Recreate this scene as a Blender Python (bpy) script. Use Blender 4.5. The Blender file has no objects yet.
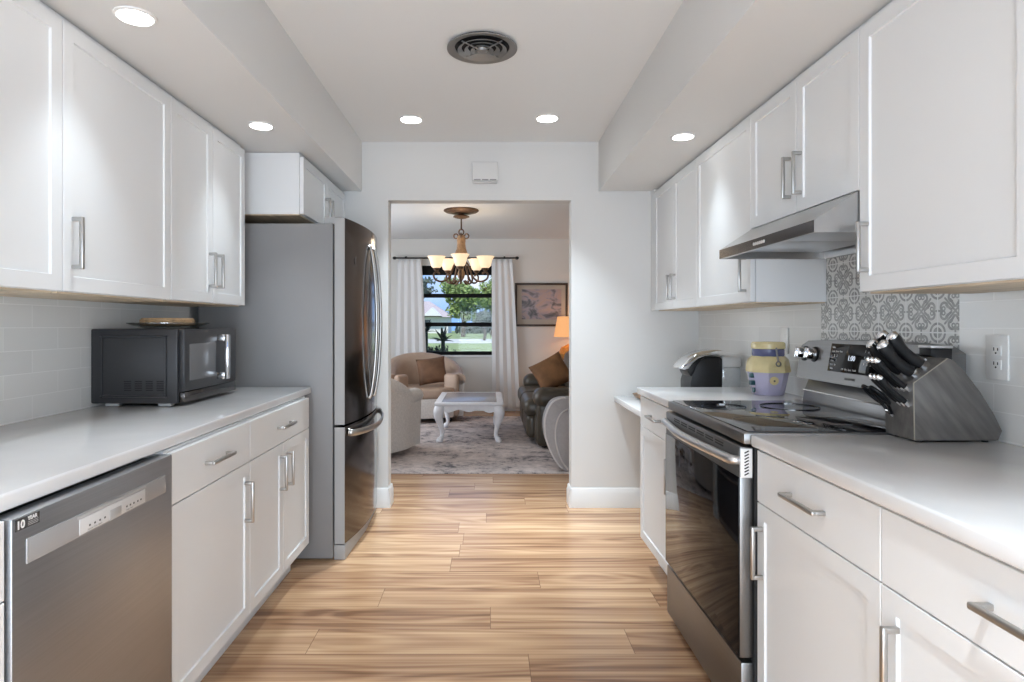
import bpy, bmesh, math, random
from mathutils import Vector, Matrix
random.seed(7)
PI = math.pi
SC = bpy.context.scene
COL = SC.collection

# ------------------------------------------------------------------ camera, exposure, sky, big lights
CAM_H = 1.217
cd = bpy.data.cameras.new('camera')
cam = bpy.data.objects.new('camera', cd); COL.objects.link(cam)
cd.sensor_width = 36.0
cd.lens = 620.0 / 1024.0 * 36.0
cd.shift_x = 23.5 / 1024.0
cd.shift_y = -16.0 / 1024.0
cd.clip_start = 0.05; cd.clip_end = 500
cam.location = (0, 0, CAM_H); cam.rotation_euler = (PI / 2, 0, 0)
SC.camera = cam
SC.view_settings.view_transform = 'Standard'
SC.view_settings.look = 'None'
SC.view_settings.gamma = 1.0
SC.view_settings.use_curve_mapping = False
SC.view_settings.exposure = 0.46

W = bpy.data.worlds.new('sky'); SC.world = W; W.use_nodes = True
nt = W.node_tree; nt.nodes.clear()
wo = nt.nodes.new('ShaderNodeOutputWorld'); bg = nt.nodes.new('ShaderNodeBackground')
tc = nt.nodes.new('ShaderNodeTexCoord'); no = nt.nodes.new('ShaderNodeTexNoise'); cr = nt.nodes.new('ShaderNodeValToRGB')
no.inputs['Scale'].default_value = 5.0; no.inputs['Detail'].default_value = 6.0
cr.color_ramp.elements[0].position = 0.50; cr.color_ramp.elements[0].color = (0.25, 0.46, 0.90, 1)
cr.color_ramp.elements[1].position = 0.78; cr.color_ramp.elements[1].color = (0.92, 0.95, 1.0, 1)
nt.links.new(tc.outputs['Generated'], no.inputs['Vector']); nt.links.new(no.outputs['Fac'], cr.inputs['Fac'])
nt.links.new(cr.outputs['Color'], bg.inputs['Color']); nt.links.new(bg.outputs['Background'], wo.inputs['Surface'])
bg.inputs['Strength'].default_value = 1.0

def lamp(name, kind, loc, rot, energy, color=(1, 1, 1), size=None, size_y=None, shape=None, spread=None, radius=None, angle=None):
    d = bpy.data.lights.new(name, kind); d.energy = energy; d.color = color
    if kind == 'AREA':
        d.shape = shape or 'RECTANGLE'; d.size = size
        if size_y: d.size_y = size_y
        if spread: d.spread = spread
    if radius is not None: d.shadow_soft_size = radius
    if angle is not None: d.angle = angle
    o = bpy.data.objects.new(name, d); COL.objects.link(o); o.location = loc; o.rotation_euler = rot
    return o

lamp('sun', 'SUN', (0, -5, 12), (math.radians(38), 0, math.radians(-18)), 3.2, (1.0, 0.95, 0.86), angle=0.01)
# unseen area fills, added: one behind the camera, one by the living room's left wall
lamp('rear_fill', 'AREA', (-0.05, -1.86, 0.85), (PI / 2, 0, 0), 58, (0.83, 0.93, 1.0), 1.8, 1.6)
lamp('living_side_fill', 'AREA', (-2.52, 6.4, 1.4), (PI / 2, 0, -PI / 2), 30, (0.92, 0.97, 1.0), 1.8, 1.3)

# ------------------------------------------------------------------ materials
def nmat(name):
    m = bpy.data.materials.new(name); m.use_nodes = True
    return m, m.node_tree, m.node_tree.nodes['Principled BSDF']

def mat(name, col, rough=0.5, metal=0.0, spec=0.5, var=0.0, vscale=20.0, stretch=None, bump=0.0, coat=0.0, emit=None, estr=0.0, rvar=0.0, rot=None):
    m, t, p = nmat(name)
    p.inputs['Base Color'].default_value = (*col, 1); p.inputs['Roughness'].default_value = rough
    p.inputs['Metallic'].default_value = metal; p.inputs['Specular IOR Level'].default_value = spec
    p.inputs['Coat Weight'].default_value = coat
    if emit: p.inputs['Emission Color'].default_value = (*emit, 1); p.inputs['Emission Strength'].default_value = estr
    if var or bump or rvar:
        c = t.nodes.new('ShaderNodeTexCoord'); mp = t.nodes.new('ShaderNodeMapping'); n = t.nodes.new('ShaderNodeTexNoise')
        t.links.new(c.outputs['Object'], mp.inputs['Vector']); t.links.new(mp.outputs['Vector'], n.inputs['Vector'])
        if stretch: mp.inputs['Scale'].default_value = stretch
        if rot:
            m0 = t.nodes.new('ShaderNodeMapping'); m0.inputs['Rotation'].default_value = rot
            t.links.new(c.outputs['Object'], m0.inputs['Vector']); t.links.new(m0.outputs['Vector'], mp.inputs['Vector'])
        n.inputs['Scale'].default_value = vscale; n.inputs['Detail'].default_value = 4
        if var:
            r = t.nodes.new('ShaderNodeValToRGB')
            lo = [max(0, k * (1 - var)) for k in col]; hi = [min(1, k * (1 + var)) for k in col]
            r.color_ramp.elements[0].position = 0.3; r.color_ramp.elements[0].color = (*lo, 1)
            r.color_ramp.elements[1].position = 0.7; r.color_ramp.elements[1].color = (*hi, 1)
            t.links.new(n.outputs['Fac'], r.inputs['Fac']); t.links.new(r.outputs['Color'], p.inputs['Base Color'])
        if rvar:
            mr = t.nodes.new('ShaderNodeMapRange'); mr.inputs['To Min'].default_value = rough - rvar; mr.inputs['To Max'].default_value = rough + rvar
            t.links.new(n.outputs['Fac'], mr.inputs['Value']); t.links.new(mr.outputs['Result'], p.inputs['Roughness'])
        if bump:
            b = t.nodes.new('ShaderNodeBump'); b.inputs['Strength'].default_value = bump; b.inputs['Distance'].default_value = 0.003
            t.links.new(n.outputs['Fac'], b.inputs['Height']); t.links.new(b.outputs['Normal'], p.inputs['Normal'])
    return m

M = {}
M['wall'] = mat('wall_paint', (0.74, 0.74, 0.73), 0.6, bump=0.05, vscale=160)
M['ceil'] = mat('ceiling_paint', (0.82, 0.84, 0.85), 0.65, bump=0.1, vscale=120)
M['lwall'] = mat('living_wall_paint', (0.76, 0.74, 0.70), 0.6)
M['trim'] = mat('trim_paint', (0.84, 0.84, 0.83), 0.3)
M['cab'] = mat('cabinet_lacquer', (0.805, 0.82, 0.83), 0.45, spec=0.4)
M['ply'] = mat('cabinet_plywood', (0.62, 0.50, 0.36), 0.5, var=0.18, vscale=6, stretch=(8, 1, 8))
M['quartz'] = mat('white_quartz', (0.76, 0.76, 0.765), 0.12, var=0.02, vscale=9)
M['nickel'] = mat('brushed_nickel', (0.50, 0.49, 0.475), 0.3, 1.0)
M['chrome'] = mat('chrome', (0.85, 0.85, 0.86), 0.08, 1.0)
M['steel'] = mat('brushed_steel', (0.25, 0.248, 0.246), 0.36, 1.0, var=0.06, vscale=5, stretch=(60, 1, 60), rvar=0.05)
M['steel_v'] = mat('brushed_dishwasher_steel', (0.45, 0.46, 0.48), 0.40, 1.0, var=0.05, vscale=4, stretch=(1, 1, 80), rvar=0.04)
M['steel_lt'] = mat('light_brushed_steel', (0.62, 0.62, 0.63), 0.32, 1.0)
M['steel_hood'] = mat('bright_hood_steel', (0.46, 0.455, 0.45), 0.28, 1.0, var=0.02, vscale=5, stretch=(60, 1, 60))
M['satin'] = mat('satin_grey_metal', (0.40, 0.40, 0.405), 0.5, 0.3)
M['steel_dk'] = mat('dark_mirror_steel', (0.115, 0.105, 0.10), 0.14, 1.0, rvar=0.03, vscale=4, stretch=(1, 40, 1))
M['fridge_side'] = mat('grey_appliance_paint', (0.27, 0.27, 0.275), 0.42, 0.0, var=0.04, vscale=3)
M['black'] = mat('black_plastic', (0.010, 0.010, 0.011), 0.4, spec=0.3)
M['blackmw'] = mat('black_microwave_enamel', (0.034, 0.034, 0.037), 0.38)
M['blackgloss'] = mat('black_glass', (0.006, 0.006, 0.007), 0.05, spec=0.14)
M['hobglass'] = mat('cooktop_glass', (0.012, 0.012, 0.013), 0.05, spec=0.8, coat=0.3)
M['dark'] = mat('dark_grey_plastic', (0.05, 0.05, 0.052), 0.45)
M['grey'] = mat('grey_plastic', (0.42, 0.42, 0.42), 0.4)
M['ltgrey'] = mat('light_grey_plastic', (0.62, 0.62, 0.62), 0.35)
M['white'] = mat('white_plastic', (0.82, 0.82, 0.81), 0.35)
M['ink_white'] = mat('white_print', (0.8, 0.8, 0.8), 0.5)
M['ink_dark'] = mat('dark_print', (0.10, 0.10, 0.10), 0.5)
M['led'] = mat('lamp_lens', (1, 1, 1), 0.5, emit=(1, 0.99, 0.97), estr=7)
M['digits'] = mat('display_digits', (0.1, 0.1, 0.1), 0.5, emit=(0.75, 0.85, 1.0), estr=0.8)
M['window_mw'] = mat('microwave_window', (0.15, 0.15, 0.155), 0.25)
M['vent'] = mat('vent_metal', (0.30, 0.30, 0.295), 0.4, 0.6)
M['bronze'] = mat('antique_bronze', (0.13, 0.075, 0.045), 0.45, 0.5, var=0.3, vscale=40)
M['goldwood'] = mat('carved_gilt', (0.42, 0.25, 0.13), 0.5, 0.2, var=0.3, vscale=30)
M['shade'] = mat('alabaster_glass', (0.62, 0.52, 0.40), 0.4, emit=(1.0, 0.77, 0.48), estr=0.62)
M['lampshade'] = mat('orange_lampshade', (0.75, 0.42, 0.2), 0.7, emit=(1.0, 0.42, 0.13), estr=0.42)
M['amber'] = mat('amber_ceramic', (0.62, 0.27, 0.06), 0.25, var=0.35, vscale=14)
M['curtain'] = mat('white_curtain', (0.80, 0.79, 0.78), 0.85, bump=0.1, vscale=300)
M['rod'] = mat('black_iron', (0.012, 0.011, 0.010), 0.45)
M['tan'] = mat('tan_leather', (0.47, 0.335, 0.25), 0.45, var=0.08, vscale=8)
M['cream'] = mat('cream_upholstery', (0.70, 0.65, 0.605), 0.85, var=0.10, vscale=70, bump=0.3)
M['olive'] = mat('olive_brown_leather', (0.058, 0.046, 0.031), 0.38, var=0.25, vscale=6, bump=0.15)
M['throw'] = mat('rust_brown_fabric', (0.19, 0.085, 0.03), 0.8, var=0.25, vscale=10)
M['patch'] = mat('brown_patchwork', (0.17, 0.085, 0.045), 0.75, var=0.4, vscale=5)
M['greychair'] = mat('grey_upholstery', (0.40, 0.38, 0.385), 0.8, var=0.06, vscale=40)
M['piping'] = mat('pale_piping', (0.66, 0.63, 0.62), 0.7)
M['tablewhite'] = mat('white_painted_wood', (0.83, 0.81, 0.82), 0.4, var=0.04, vscale=20)
M['tableglass'] = mat('grey_table_top', (0.34, 0.31, 0.30), 0.22, spec=0.4)
M['picframe'] = mat('dark_walnut_frame', (0.045, 0.028, 0.018), 0.4)
M['matboard'] = mat('taupe_mat_board', (0.42, 0.38, 0.33), 0.8)
M['yellow'] = mat('yellow_glaze', (0.78, 0.66, 0.36), 0.25, var=0.08, vscale=20)
M['lavender'] = mat('lavender_glaze', (0.52, 0.49, 0.66), 0.25, var=0.06, vscale=14)
M['blueglaze'] = mat('dusky_blue_glaze', (0.13, 0.14, 0.27), 0.25)
M['teal'] = mat('dark_teal_glaze', (0.03, 0.09, 0.11), 0.3)
M['wooddisc'] = mat('woven_tan_wood', (0.50, 0.33, 0.18), 0.7, var=0.3, vscale=40)
M['bowlwood'] = mat('brown_wood', (0.30, 0.19, 0.12), 0.5, var=0.2, vscale=20)
M['blockwood'] = mat('grey_stained_wood', (0.115, 0.108, 0.102), 0.42, var=0.34, vscale=3.0, stretch=(14, 14, 2.2), rot=(0, math.radians(38), 0))
M['blockedge'] = mat('pale_wood_edge', (0.30, 0.27, 0.22), 0.6)
M['leaf'] = mat('oak_leaf', (0.22, 0.30, 0.09), 0.6, var=0.45, vscale=1.2)
M['leafshade'] = mat('shaded_shrub_leaf', (0.018, 0.03, 0.018), 0.6, var=0.4, vscale=5)  # backlit shade of the near planting is put into this leaf colour
M['leafgrey'] = mat('grey_green_leaf', (0.10, 0.13, 0.10), 0.6, var=0.4, vscale=1.5)
M['bark'] = mat('tree_bark', (0.10, 0.08, 0.06), 0.9, var=0.3, vscale=8)
M['grass'] = mat('lawn_grass', (0.24, 0.30, 0.12), 0.9, var=0.3, vscale=0.6)
M['road'] = mat('pale_concrete', (0.50, 0.50, 0.47), 0.9)
M['stucco'] = mat('white_stucco', (0.72, 0.72, 0.72), 0.8)
M['roof'] = mat('dusty_pink_shingle', (0.42, 0.36, 0.37), 0.8, var=0.1, vscale=3)
M['winblack'] = mat('black_window_metal', (0.006, 0.006, 0.006), 0.6, spec=0.15)

def glassmat(name, tint, gl=0.08):
    m, t, p = nmat(name); t.nodes.remove(p)
    tr = t.nodes.new('ShaderNodeBsdfTransparent'); g = t.nodes.new('ShaderNodeBsdfGlossy'); mx = t.nodes.new('ShaderNodeMixShader')
    tr.inputs['Color'].default_value = (*tint, 1); g.inputs['Roughness'].default_value = 0.02; mx.inputs['Fac'].default_value = gl
    t.links.new(tr.outputs[0], mx.inputs[1]); t.links.new(g.outputs[0], mx.inputs[2])
    t.links.new(mx.outputs[0], t.nodes['Material Output'].inputs['Surface'])
    return m
M['glass'] = glassmat('window_glass', (0.97, 0.98, 0.98), 0.012)
M['clear'] = glassmat('clear_plastic', (0.80, 0.82, 0.84), 0.10)
M['dish'] = glassmat('grey_glass_dish', (0.72, 0.74, 0.74), 0.18)

def floor_mat():
    m, t, p = nmat('plank_floor'); N = t.nodes.new; L = t.links.new
    def mth(op, a, b=None, c=None):
        n = N('ShaderNodeMath'); n.operation = op
        for i, v in enumerate((a, b, c)):
            if v is None: continue
            if isinstance(v, (int, float)): n.inputs[i].default_value = v
            else: L(v, n.inputs[i])
        return n.outputs[0]
    c = N('ShaderNodeTexCoord'); sp = N('ShaderNodeSeparateXYZ'); L(c.outputs['Object'], sp.inputs[0])
    X, Y = sp.outputs['X'], sp.outputs['Y']
    ry = mth('DIVIDE', mth('ADD', Y, 0.0), 0.191); row = mth('FLOOR', ry)
    w1 = N('ShaderNodeTexWhiteNoise'); w1.noise_dimensions = '1D'; L(row, w1.inputs['W'])
    rx = mth('ADD', mth('DIVIDE', X, 1.22), mth('MULTIPLY', w1.outputs['Value'], 5.0)); colm = mth('FLOOR', rx)
    cb = N('ShaderNodeCombineXYZ'); L(row, cb.inputs['X']); L(colm, cb.inputs['Y'])
    w2 = N('ShaderNodeTexWhiteNoise'); w2.noise_dimensions = '2D'; L(cb.outputs[0], w2.inputs['Vector'])
    pid = w2.outputs['Value']; off = mth('MULTIPLY', pid, 53.0)
    def noise(sx, sy, det, dist):
        mp = N('ShaderNodeMapping'); mp.inputs['Scale'].default_value = (sx, sy, 1); L(c.outputs['Object'], mp.inputs['Vector'])
        n = N('ShaderNodeTexNoise'); n.noise_dimensions = '4D'; L(mp.outputs['Vector'], n.inputs['Vector']); L(off, n.inputs['W'])
        n.inputs['Scale'].default_value = 1.0; n.inputs['Detail'].default_value = det; n.inputs['Distortion'].default_value = dist
        return n
    def mr(n, lo, hi, s):
        q = N('ShaderNodeMapRange'); q.inputs['From Min'].default_value = lo; q.inputs['From Max'].default_value = hi
        q.inputs['To Max'].default_value = s; L(n.outputs['Fac'], q.inputs['Value']); return q.outputs[0]
    a = noise(0.75, 7.0, 1, 0.5)
    # growth rings: bands of a slow, warped field give the cathedral figure
    rings = mth('MULTIPLY_ADD', mth('SINE', mth('MULTIPLY', a.outputs['Fac'], 46.0)), 0.5, 0.5)
    s = mth('ADD', mth('ADD', mr(noise(0.38, 17.0, 2, 0.35), 0.3, 0.7, 0.46), mth('MULTIPLY', rings, 0.17)), mth('ADD', mr(noise(0.9, 75.0, 3, 0.1), 0.3, 0.7, 0.31), mth('MULTIPLY_ADD', pid, 0.22, -0.10)))
    r = N('ShaderNodeValToRGB'); e = r.color_ramp.elements
    e[0].position = 0.16; e[0].color = (0.235, 0.123, 0.067, 1); e[1].position = 0.88; e[1].color = (0.760, 0.524, 0.326, 1)
    k = e.new(0.34); k.color = (0.410, 0.232, 0.130, 1); k = e.new(0.58); k.color = (0.580, 0.365, 0.209, 1)
    L(s, r.inputs['Fac'])
    fy = mth('FRACT', ry); fx = mth('FRACT', rx)
    gy = mth('MAXIMUM', mth('LESS_THAN', fy, 0.010), mth('LESS_THAN', fx, 0.0022))
    mx = N('ShaderNodeMix'); mx.data_type = 'RGBA'; L(mth('MULTIPLY', gy, 0.75), mx.inputs['Factor']); L(r.outputs['Color'], mx.inputs['A'])
    mx.inputs['B'].default_value = (0.16, 0.09, 0.055, 1); L(mx.outputs['Result'], p.inputs['Base Color'])
    p.inputs['Roughness'].default_value = 0.24; p.inputs['Specular IOR Level'].default_value = 0.45
    return m
M['floor'] = floor_mat()

def tile_mat(name, axis):
    m, t, p = nmat(name); N = t.nodes.new; L = t.links.new
    c = N('ShaderNodeTexCoord'); s = N('ShaderNodeSeparateXYZ'); cb = N('ShaderNodeCombineXYZ')
    L(c.outputs['Object'], s.inputs[0]); L(s.outputs['Y'], cb.inputs['X']); L(s.outputs['Z'], cb.inputs['Y'])
    ad = N('ShaderNodeVectorMath'); ad.operation = 'ADD'; ad.inputs[1].default_value = (0.03, -0.902, 0); L(cb.outputs[0], ad.inputs[0])
    br = N('ShaderNodeTexBrick'); br.offset = 0.5; L(ad.outputs[0], br.inputs['Vector'])
    br.inputs['Scale'].default_value = 1; br.inputs['Brick Width'].default_value = 0.25; br.inputs['Row Height'].default_value = 0.0765
    br.inputs['Mortar Size'].default_value = 0.0016; br.inputs['Mortar Smooth'].default_value = 0.2
    br.inputs['Color1'].default_value = (0.76, 0.76, 0.745, 1); br.inputs['Color2'].default_value = (0.82, 0.82, 0.805, 1); br.inputs['Mortar'].default_value = (0.90, 0.90, 0.89, 1)
    L(br.outputs['Color'], p.inputs['Base Color']); p.inputs['Roughness'].default_value = 0.22
    b = N('ShaderNodeBump'); b.inputs['Strength'].default_value = 0.25; b.inputs['Distance'].default_value = 0.002; b.invert = True
    L(br.outputs['Fac'], b.inputs['Height']); L(b.outputs['Normal'], p.inputs['Normal'])
    return m
M['tile'] = tile_mat('grey_subway_tile', 'y')

def deco_mat():
    """Cement tile: four hearts around the centre of every tile, a cross of lines and rings in the corners."""
    m, t, p = nmat('patterned_cement_tile'); N = t.nodes.new; L = t.links.new
    def mth(op, a, b=None, c=None):
        n = N('ShaderNodeMath'); n.operation = op
        for i, v in enumerate((a, b, c)):
            if v is None: continue
            if isinstance(v, (int, float)): n.inputs[i].default_value = v
            else: L(v, n.inputs[i])
        return n.outputs[0]
    c = N('ShaderNodeTexCoord'); s = N('ShaderNodeSeparateXYZ'); L(c.outputs['Object'], s.inputs[0])
    def cell(v, off, size):
        x = mth('DIVIDE', mth('SUBTRACT', v, off), size); f = mth('FRACT', mth('ADD', x, 100.0))
        return mth('ABSOLUTE', mth('SUBTRACT', mth('MULTIPLY', f, 2.0), 1.0))
    u = cell(s.outputs['Y'], 1.934, 0.147); v = cell(s.outputs['Z'], 1.193, 0.135)
    a = mth('MAXIMUM', u, v); b = mth('MINIMUM', u, v)
    def dist(x0, y0): return mth('SQRT', mth('ADD', mth('POWER', mth('SUBTRACT', a, x0), 2.0), mth('POWER', mth('SUBTRACT', b, y0), 2.0)))
    def band(d, r, w): return mth('LESS_THAN', mth('ABSOLUTE', mth('SUBTRACT', d, r)), w)
    d1 = dist(0.62, 0.17)
    out = band(d1, 0.20, 0.060)                       # the lobes of the hearts
    # keep the lobe's outer side only, then the straight side running to the tip
    keep = mth('GREATER_THAN', mth('ADD', b, mth('MULTIPLY', a, 0.55)), 0.38)
    heart = mth('MULTIPLY', out, keep)
    line = mth('SUBTRACT', b, mth('MULTIPLY', mth('SUBTRACT', a, 0.14), 0.72))
    side = mth('MULTIPLY', mth('LESS_THAN', mth('ABSOLUTE', line), 0.075), mth('MULTIPLY', mth('LESS_THAN', a, 0.56), mth('GREATER_THAN', a, 0.16)))
    inner = band(dist(0.66, 0.10), 0.085, 0.035)
    dc = dist(1.0, 1.0)
    ring = mth('MAXIMUM', band(dc, 0.42, 0.055), mth('LESS_THAN', dc, 0.25))
    cross = mth('MULTIPLY', mth('LESS_THAN', mth('SUBTRACT', a, b), 0.07), mth('LESS_THAN', a, 0.62))
    edge = mth('MULTIPLY', mth('LESS_THAN', b, 0.05), mth('GREATER_THAN', a, 0.80))
    pat = heart
    for q in (side, inner, ring, cross, edge): pat = mth('MAXIMUM', pat, q)
    grout = mth('GREATER_THAN', a, 0.97)
    n = N('ShaderNodeTexNoise'); n.inputs['Scale'].default_value = 45; L(c.outputs['Object'], n.inputs['Vector'])
    mr = N('ShaderNodeMapRange'); mr.inputs['From Min'].default_value = 0.3; mr.inputs['From Max'].default_value = 0.7; mr.inputs['To Min'].default_value = 0.65
    L(n.outputs['Fac'], mr.inputs['Value'])
    f = mth('MULTIPLY', pat, mr.outputs[0])
    mx = N('ShaderNodeMix'); mx.data_type = 'RGBA'; L(f, mx.inputs['Factor']); mx.inputs['A'].default_value = (0.80, 0.795, 0.77, 1); mx.inputs['B'].default_value = (0.27, 0.27, 0.26, 1)
    mg = N('ShaderNodeMix'); mg.data_type = 'RGBA'; L(grout, mg.inputs['Factor']); L(mx.outputs['Result'], mg.inputs['A']); mg.inputs['B'].default_value = (0.88, 0.88, 0.87, 1)
    L(mg.outputs['Result'], p.inputs['Base Color']); p.inputs['Roughness'].default_value = 0.35
    return m
M['deco'] = deco_mat()

def rug_mat():
    m, t, p = nmat('mottled_rug'); N = t.nodes.new; L = t.links.new
    c = N('ShaderNodeTexCoord')
    a = N('ShaderNodeTexNoise'); a.inputs['Scale'].default_value = 2.2; a.inputs['Detail'].default_value = 9; a.inputs['Roughness'].default_value = 0.75; L(c.outputs['Object'], a.inputs['Vector'])
    b = N('ShaderNodeTexNoise'); b.inputs['Scale'].default_value = 11; b.inputs['Detail'].default_value = 8; b.inputs['Roughness'].default_value = 0.8; L(c.outputs['Object'], b.inputs['Vector'])
    s = N('ShaderNodeMath'); s.operation = 'ADD'; L(a.outputs['Fac'], s.inputs[0]); L(b.outputs['Fac'], s.inputs[1])
    r = N('ShaderNodeValToRGB'); e = r.color_ramp.elements; h = N('ShaderNodeMath'); h.operation = 'MULTIPLY'; h.inputs[1].default_value = 0.5; L(s.outputs[0], h.inputs[0])
    e[0].position = 0.42; e[0].color = (0.14, 0.13, 0.14, 1); e[1].position = 0.58; e[1].color = (0.74, 0.64, 0.60, 1)
    k = e.new(0.475); k.color = (0.50, 0.43, 0.41, 1)
    L(h.outputs[0], r.inputs['Fac']); L(r.outputs['Color'], p.inputs['Base Color']); p.inputs['Roughness'].default_value = 0.95
    bm_ = N('ShaderNodeBump'); bm_.inputs['Strength'].default_value = 0.3; L(b.outputs['Fac'], bm_.inputs['Height']); L(bm_.outputs['Normal'], p.inputs['Normal'])
    return m
M['rug'] = rug_mat()

def art_mat():
    m, t, p = nmat('watercolour_print'); N = t.nodes.new; L = t.links.new
    c = N('ShaderNodeTexCoord'); mp = N('ShaderNodeMapping'); mp.inputs['Scale'].default_value = (3.5, 1, 7); L(c.outputs['Object'], mp.inputs['Vector'])
    a = N('ShaderNodeTexNoise'); a.inputs['Scale'].default_value = 1.3; a.inputs['Detail'].default_value = 6; a.inputs['Distortion'].default_value = 1.5; L(mp.outputs[0], a.inputs['Vector'])
    r = N('ShaderNodeValToRGB'); e = r.color_ramp.elements
    e[0].position = 0.34; e[0].color = (0.10, 0.10, 0.11, 1); e[1].position = 0.78; e[1].color = (0.42, 0.30, 0.24, 1)
    for q, cc in ((0.43, (0.19, 0.18, 0.20)), (0.5, (0.30, 0.27, 0.31)), (0.57, (0.38, 0.30, 0.30))):
        k = e.new(q); k.color = (*cc, 1)
    L(a.outputs['Fac'], r.inputs['Fac']); L(r.outputs['Color'], p.inputs['Base Color']); p.inputs['Roughness'].default_value = 0.4
    return m
M['art'] = art_mat()

# ------------------------------------------------------------------ mesh helpers
def BM(): return bmesh.new()

def merge(bm, tmp):
    me = bpy.data.meshes.new('tmp'); tmp.to_mesh(me); tmp.free(); bm.from_mesh(me); bpy.data.meshes.remove(me)

def box(bm, x0, x1, y0, y1, z0, z1, r=0.0, seg=2, mtx=None):
    t = BM(); bmesh.ops.create_cube(t, size=1)
    for v in t.verts:
        v.co = Vector(((x0 + x1) / 2 + v.co.x * (x1 - x0), (y0 + y1) / 2 + v.co.y * (y1 - y0), (z0 + z1) / 2 + v.co.z * (z1 - z0)))
    if r > 0:
        r = min(r, abs(x1 - x0) * .49, abs(y1 - y0) * .49, abs(z1 - z0) * .49)
        bmesh.ops.bevel(t, geom=list(t.edges), offset=r, segments=seg, profile=0.5, affect='EDGES')
    if mtx: bmesh.ops.transform(t, matrix=mtx, verts=t.verts)
    merge(bm, t)

def prism(bm, poly, axis, a, b, r=0.0, seg=2):
    """poly: 2-D points; axis 'x' (poly=y,z) 'y' (poly=x,z) 'z' (poly=x,y); extruded from a to b."""
    t = BM()
    def P(p, d): return {'x': (d, p[0], p[1]), 'y': (p[0], d, p[1]), 'z': (p[0], p[1], d)}[axis]
    va = [t.verts.new(P(p, a)) for p in poly]; vb = [t.verts.new(P(p, b)) for p in poly]
    n = len(poly); t.faces.new(va); t.faces.new(vb[::-1])
    for i in range(n): t.faces.new((va[i], vb[i], vb[(i + 1) % n], va[(i + 1) % n]))
    bmesh.ops.recalc_face_normals(t, faces=t.faces)
    if r > 0: bmesh.ops.bevel(t, geom=list(t.edges), offset=r, segments=seg, profile=0.5, affect='EDGES')
    merge(bm, t)

def lathe(bm, prof, c=(0, 0, 0), seg=32, axis='z', mtx=None):
    """prof: (radius, height) from bottom to top; open ends are capped where the radius is not zero."""
    t = BM(); rings = []
    for r, h in prof:
        if r < 1e-6: rings.append([t.verts.new((0, 0, h))])
        else: rings.append([t.verts.new((r * math.cos(2 * PI * i / seg), r * math.sin(2 * PI * i / seg), h)) for i in range(seg)])
    for A, B in zip(rings, rings[1:]):
        for i in range(seg):
            j = (i + 1) % seg
            if len(A) == 1 and len(B) == 1: continue
            if len(A) == 1: t.faces.new((A[0], B[i], B[j]))
            elif len(B) == 1: t.faces.new((A[i], B[0], A[j]))
            else: t.faces.new((A[i], B[i], B[j], A[j]))
    for R in (rings[0], rings[-1]):
        if len(R) > 1: t.faces.new(R)
    bmesh.ops.recalc_face_normals(t, faces=t.faces)
    if axis == 'x': bmesh.ops.rotate(t, cent=(0, 0, 0), matrix=Matrix.Rotation(PI / 2, 3, 'Y'), verts=t.verts)
    if axis == 'y': bmesh.ops.rotate(t, cent=(0, 0, 0), matrix=Matrix.Rotation(-PI / 2, 3, 'X'), verts=t.verts)
    if mtx: bmesh.ops.transform(t, matrix=mtx, verts=t.verts)
    bmesh.ops.translate(t, vec=c, verts=t.verts)
    merge(bm, t)

def smooth_path(pts, n=6, closed=False):
    P = [Vector(p) for p in pts]; out = []; m = len(P)
    rng = range(m if closed else m - 1)
    for i in rng:
        p0 = P[(i - 1) % m] if closed or i > 0 else P[0] * 2 - P[1]
        p1 = P[i]; p2 = P[(i + 1) % m]
        p3 = P[(i + 2) % m] if closed or i + 2 < m else P[-1] * 2 - P[-2]
        for k in range(n):
            t = k / n
            out.append(0.5 * ((2 * p1) + (p2 - p0) * t + (2 * p0 - 5 * p1 + 4 * p2 - p3) * t * t + (3 * p1 - p0 - 3 * p2 + p3) * t ** 3))
    if not closed: out.append(P[-1])
    return out

def tube(bm, pts, r, seg=8, closed=False, flat=None, up=None):
    """sweep a circle (or an ellipse: flat = ratio of the second radius) along pts; r a number or one per point."""
    pts = [Vector(p) for p in pts]; n = len(pts); t = BM(); rings = []
    R = r if isinstance(r, (list, tuple)) else [r] * n
    prev = None
    for i, p in enumerate(pts):
        a = pts[(i - 1) % n] if closed or i > 0 else p; b = pts[(i + 1) % n] if closed or i < n - 1 else p
        d = (b - a).normalized()
        if prev is None:
            u = Vector(up) if up else (Vector((0, 0, 1)) if abs(d.z) < 0.9 else Vector((1, 0, 0)))
        else: u = prev
        u = (u - d * u.dot(d)).normalized(); prev = u; w = d.cross(u)
        off = PI / seg if seg == 4 else 0
        rings.append([t.verts.new(p + u * R[i] * math.cos(2 * PI * k / seg + off) + w * R[i] * (flat or 1) * math.sin(2 * PI * k / seg + off)) for k in range(seg)])
    for i in range(n if closed else n - 1):
        A = rings[i]; B = rings[(i + 1) % n]
        for k in range(seg): t.faces.new((A[k], A[(k + 1) % seg], B[(k + 1) % seg], B[k]))
    if not closed: t.faces.new(rings[0][::-1]); t.faces.new(rings[-1])
    bmesh.ops.recalc_face_normals(t, faces=t.faces)
    merge(bm, t)

def grid(bm, f, nu, nv, closed_u=False):
    vs = [[bm.verts.new(f(i / nu, j / nv)) for j in range(nv + 1)] for i in range(nu + (0 if closed_u else 1))]
    for i in range(nu):
        for j in range(nv):
            i2 = (i + 1) % nu if closed_u else i + 1
            bm.faces.new((vs[i][j], vs[i2][j], vs[i2][j + 1], vs[i][j + 1]))

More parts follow.
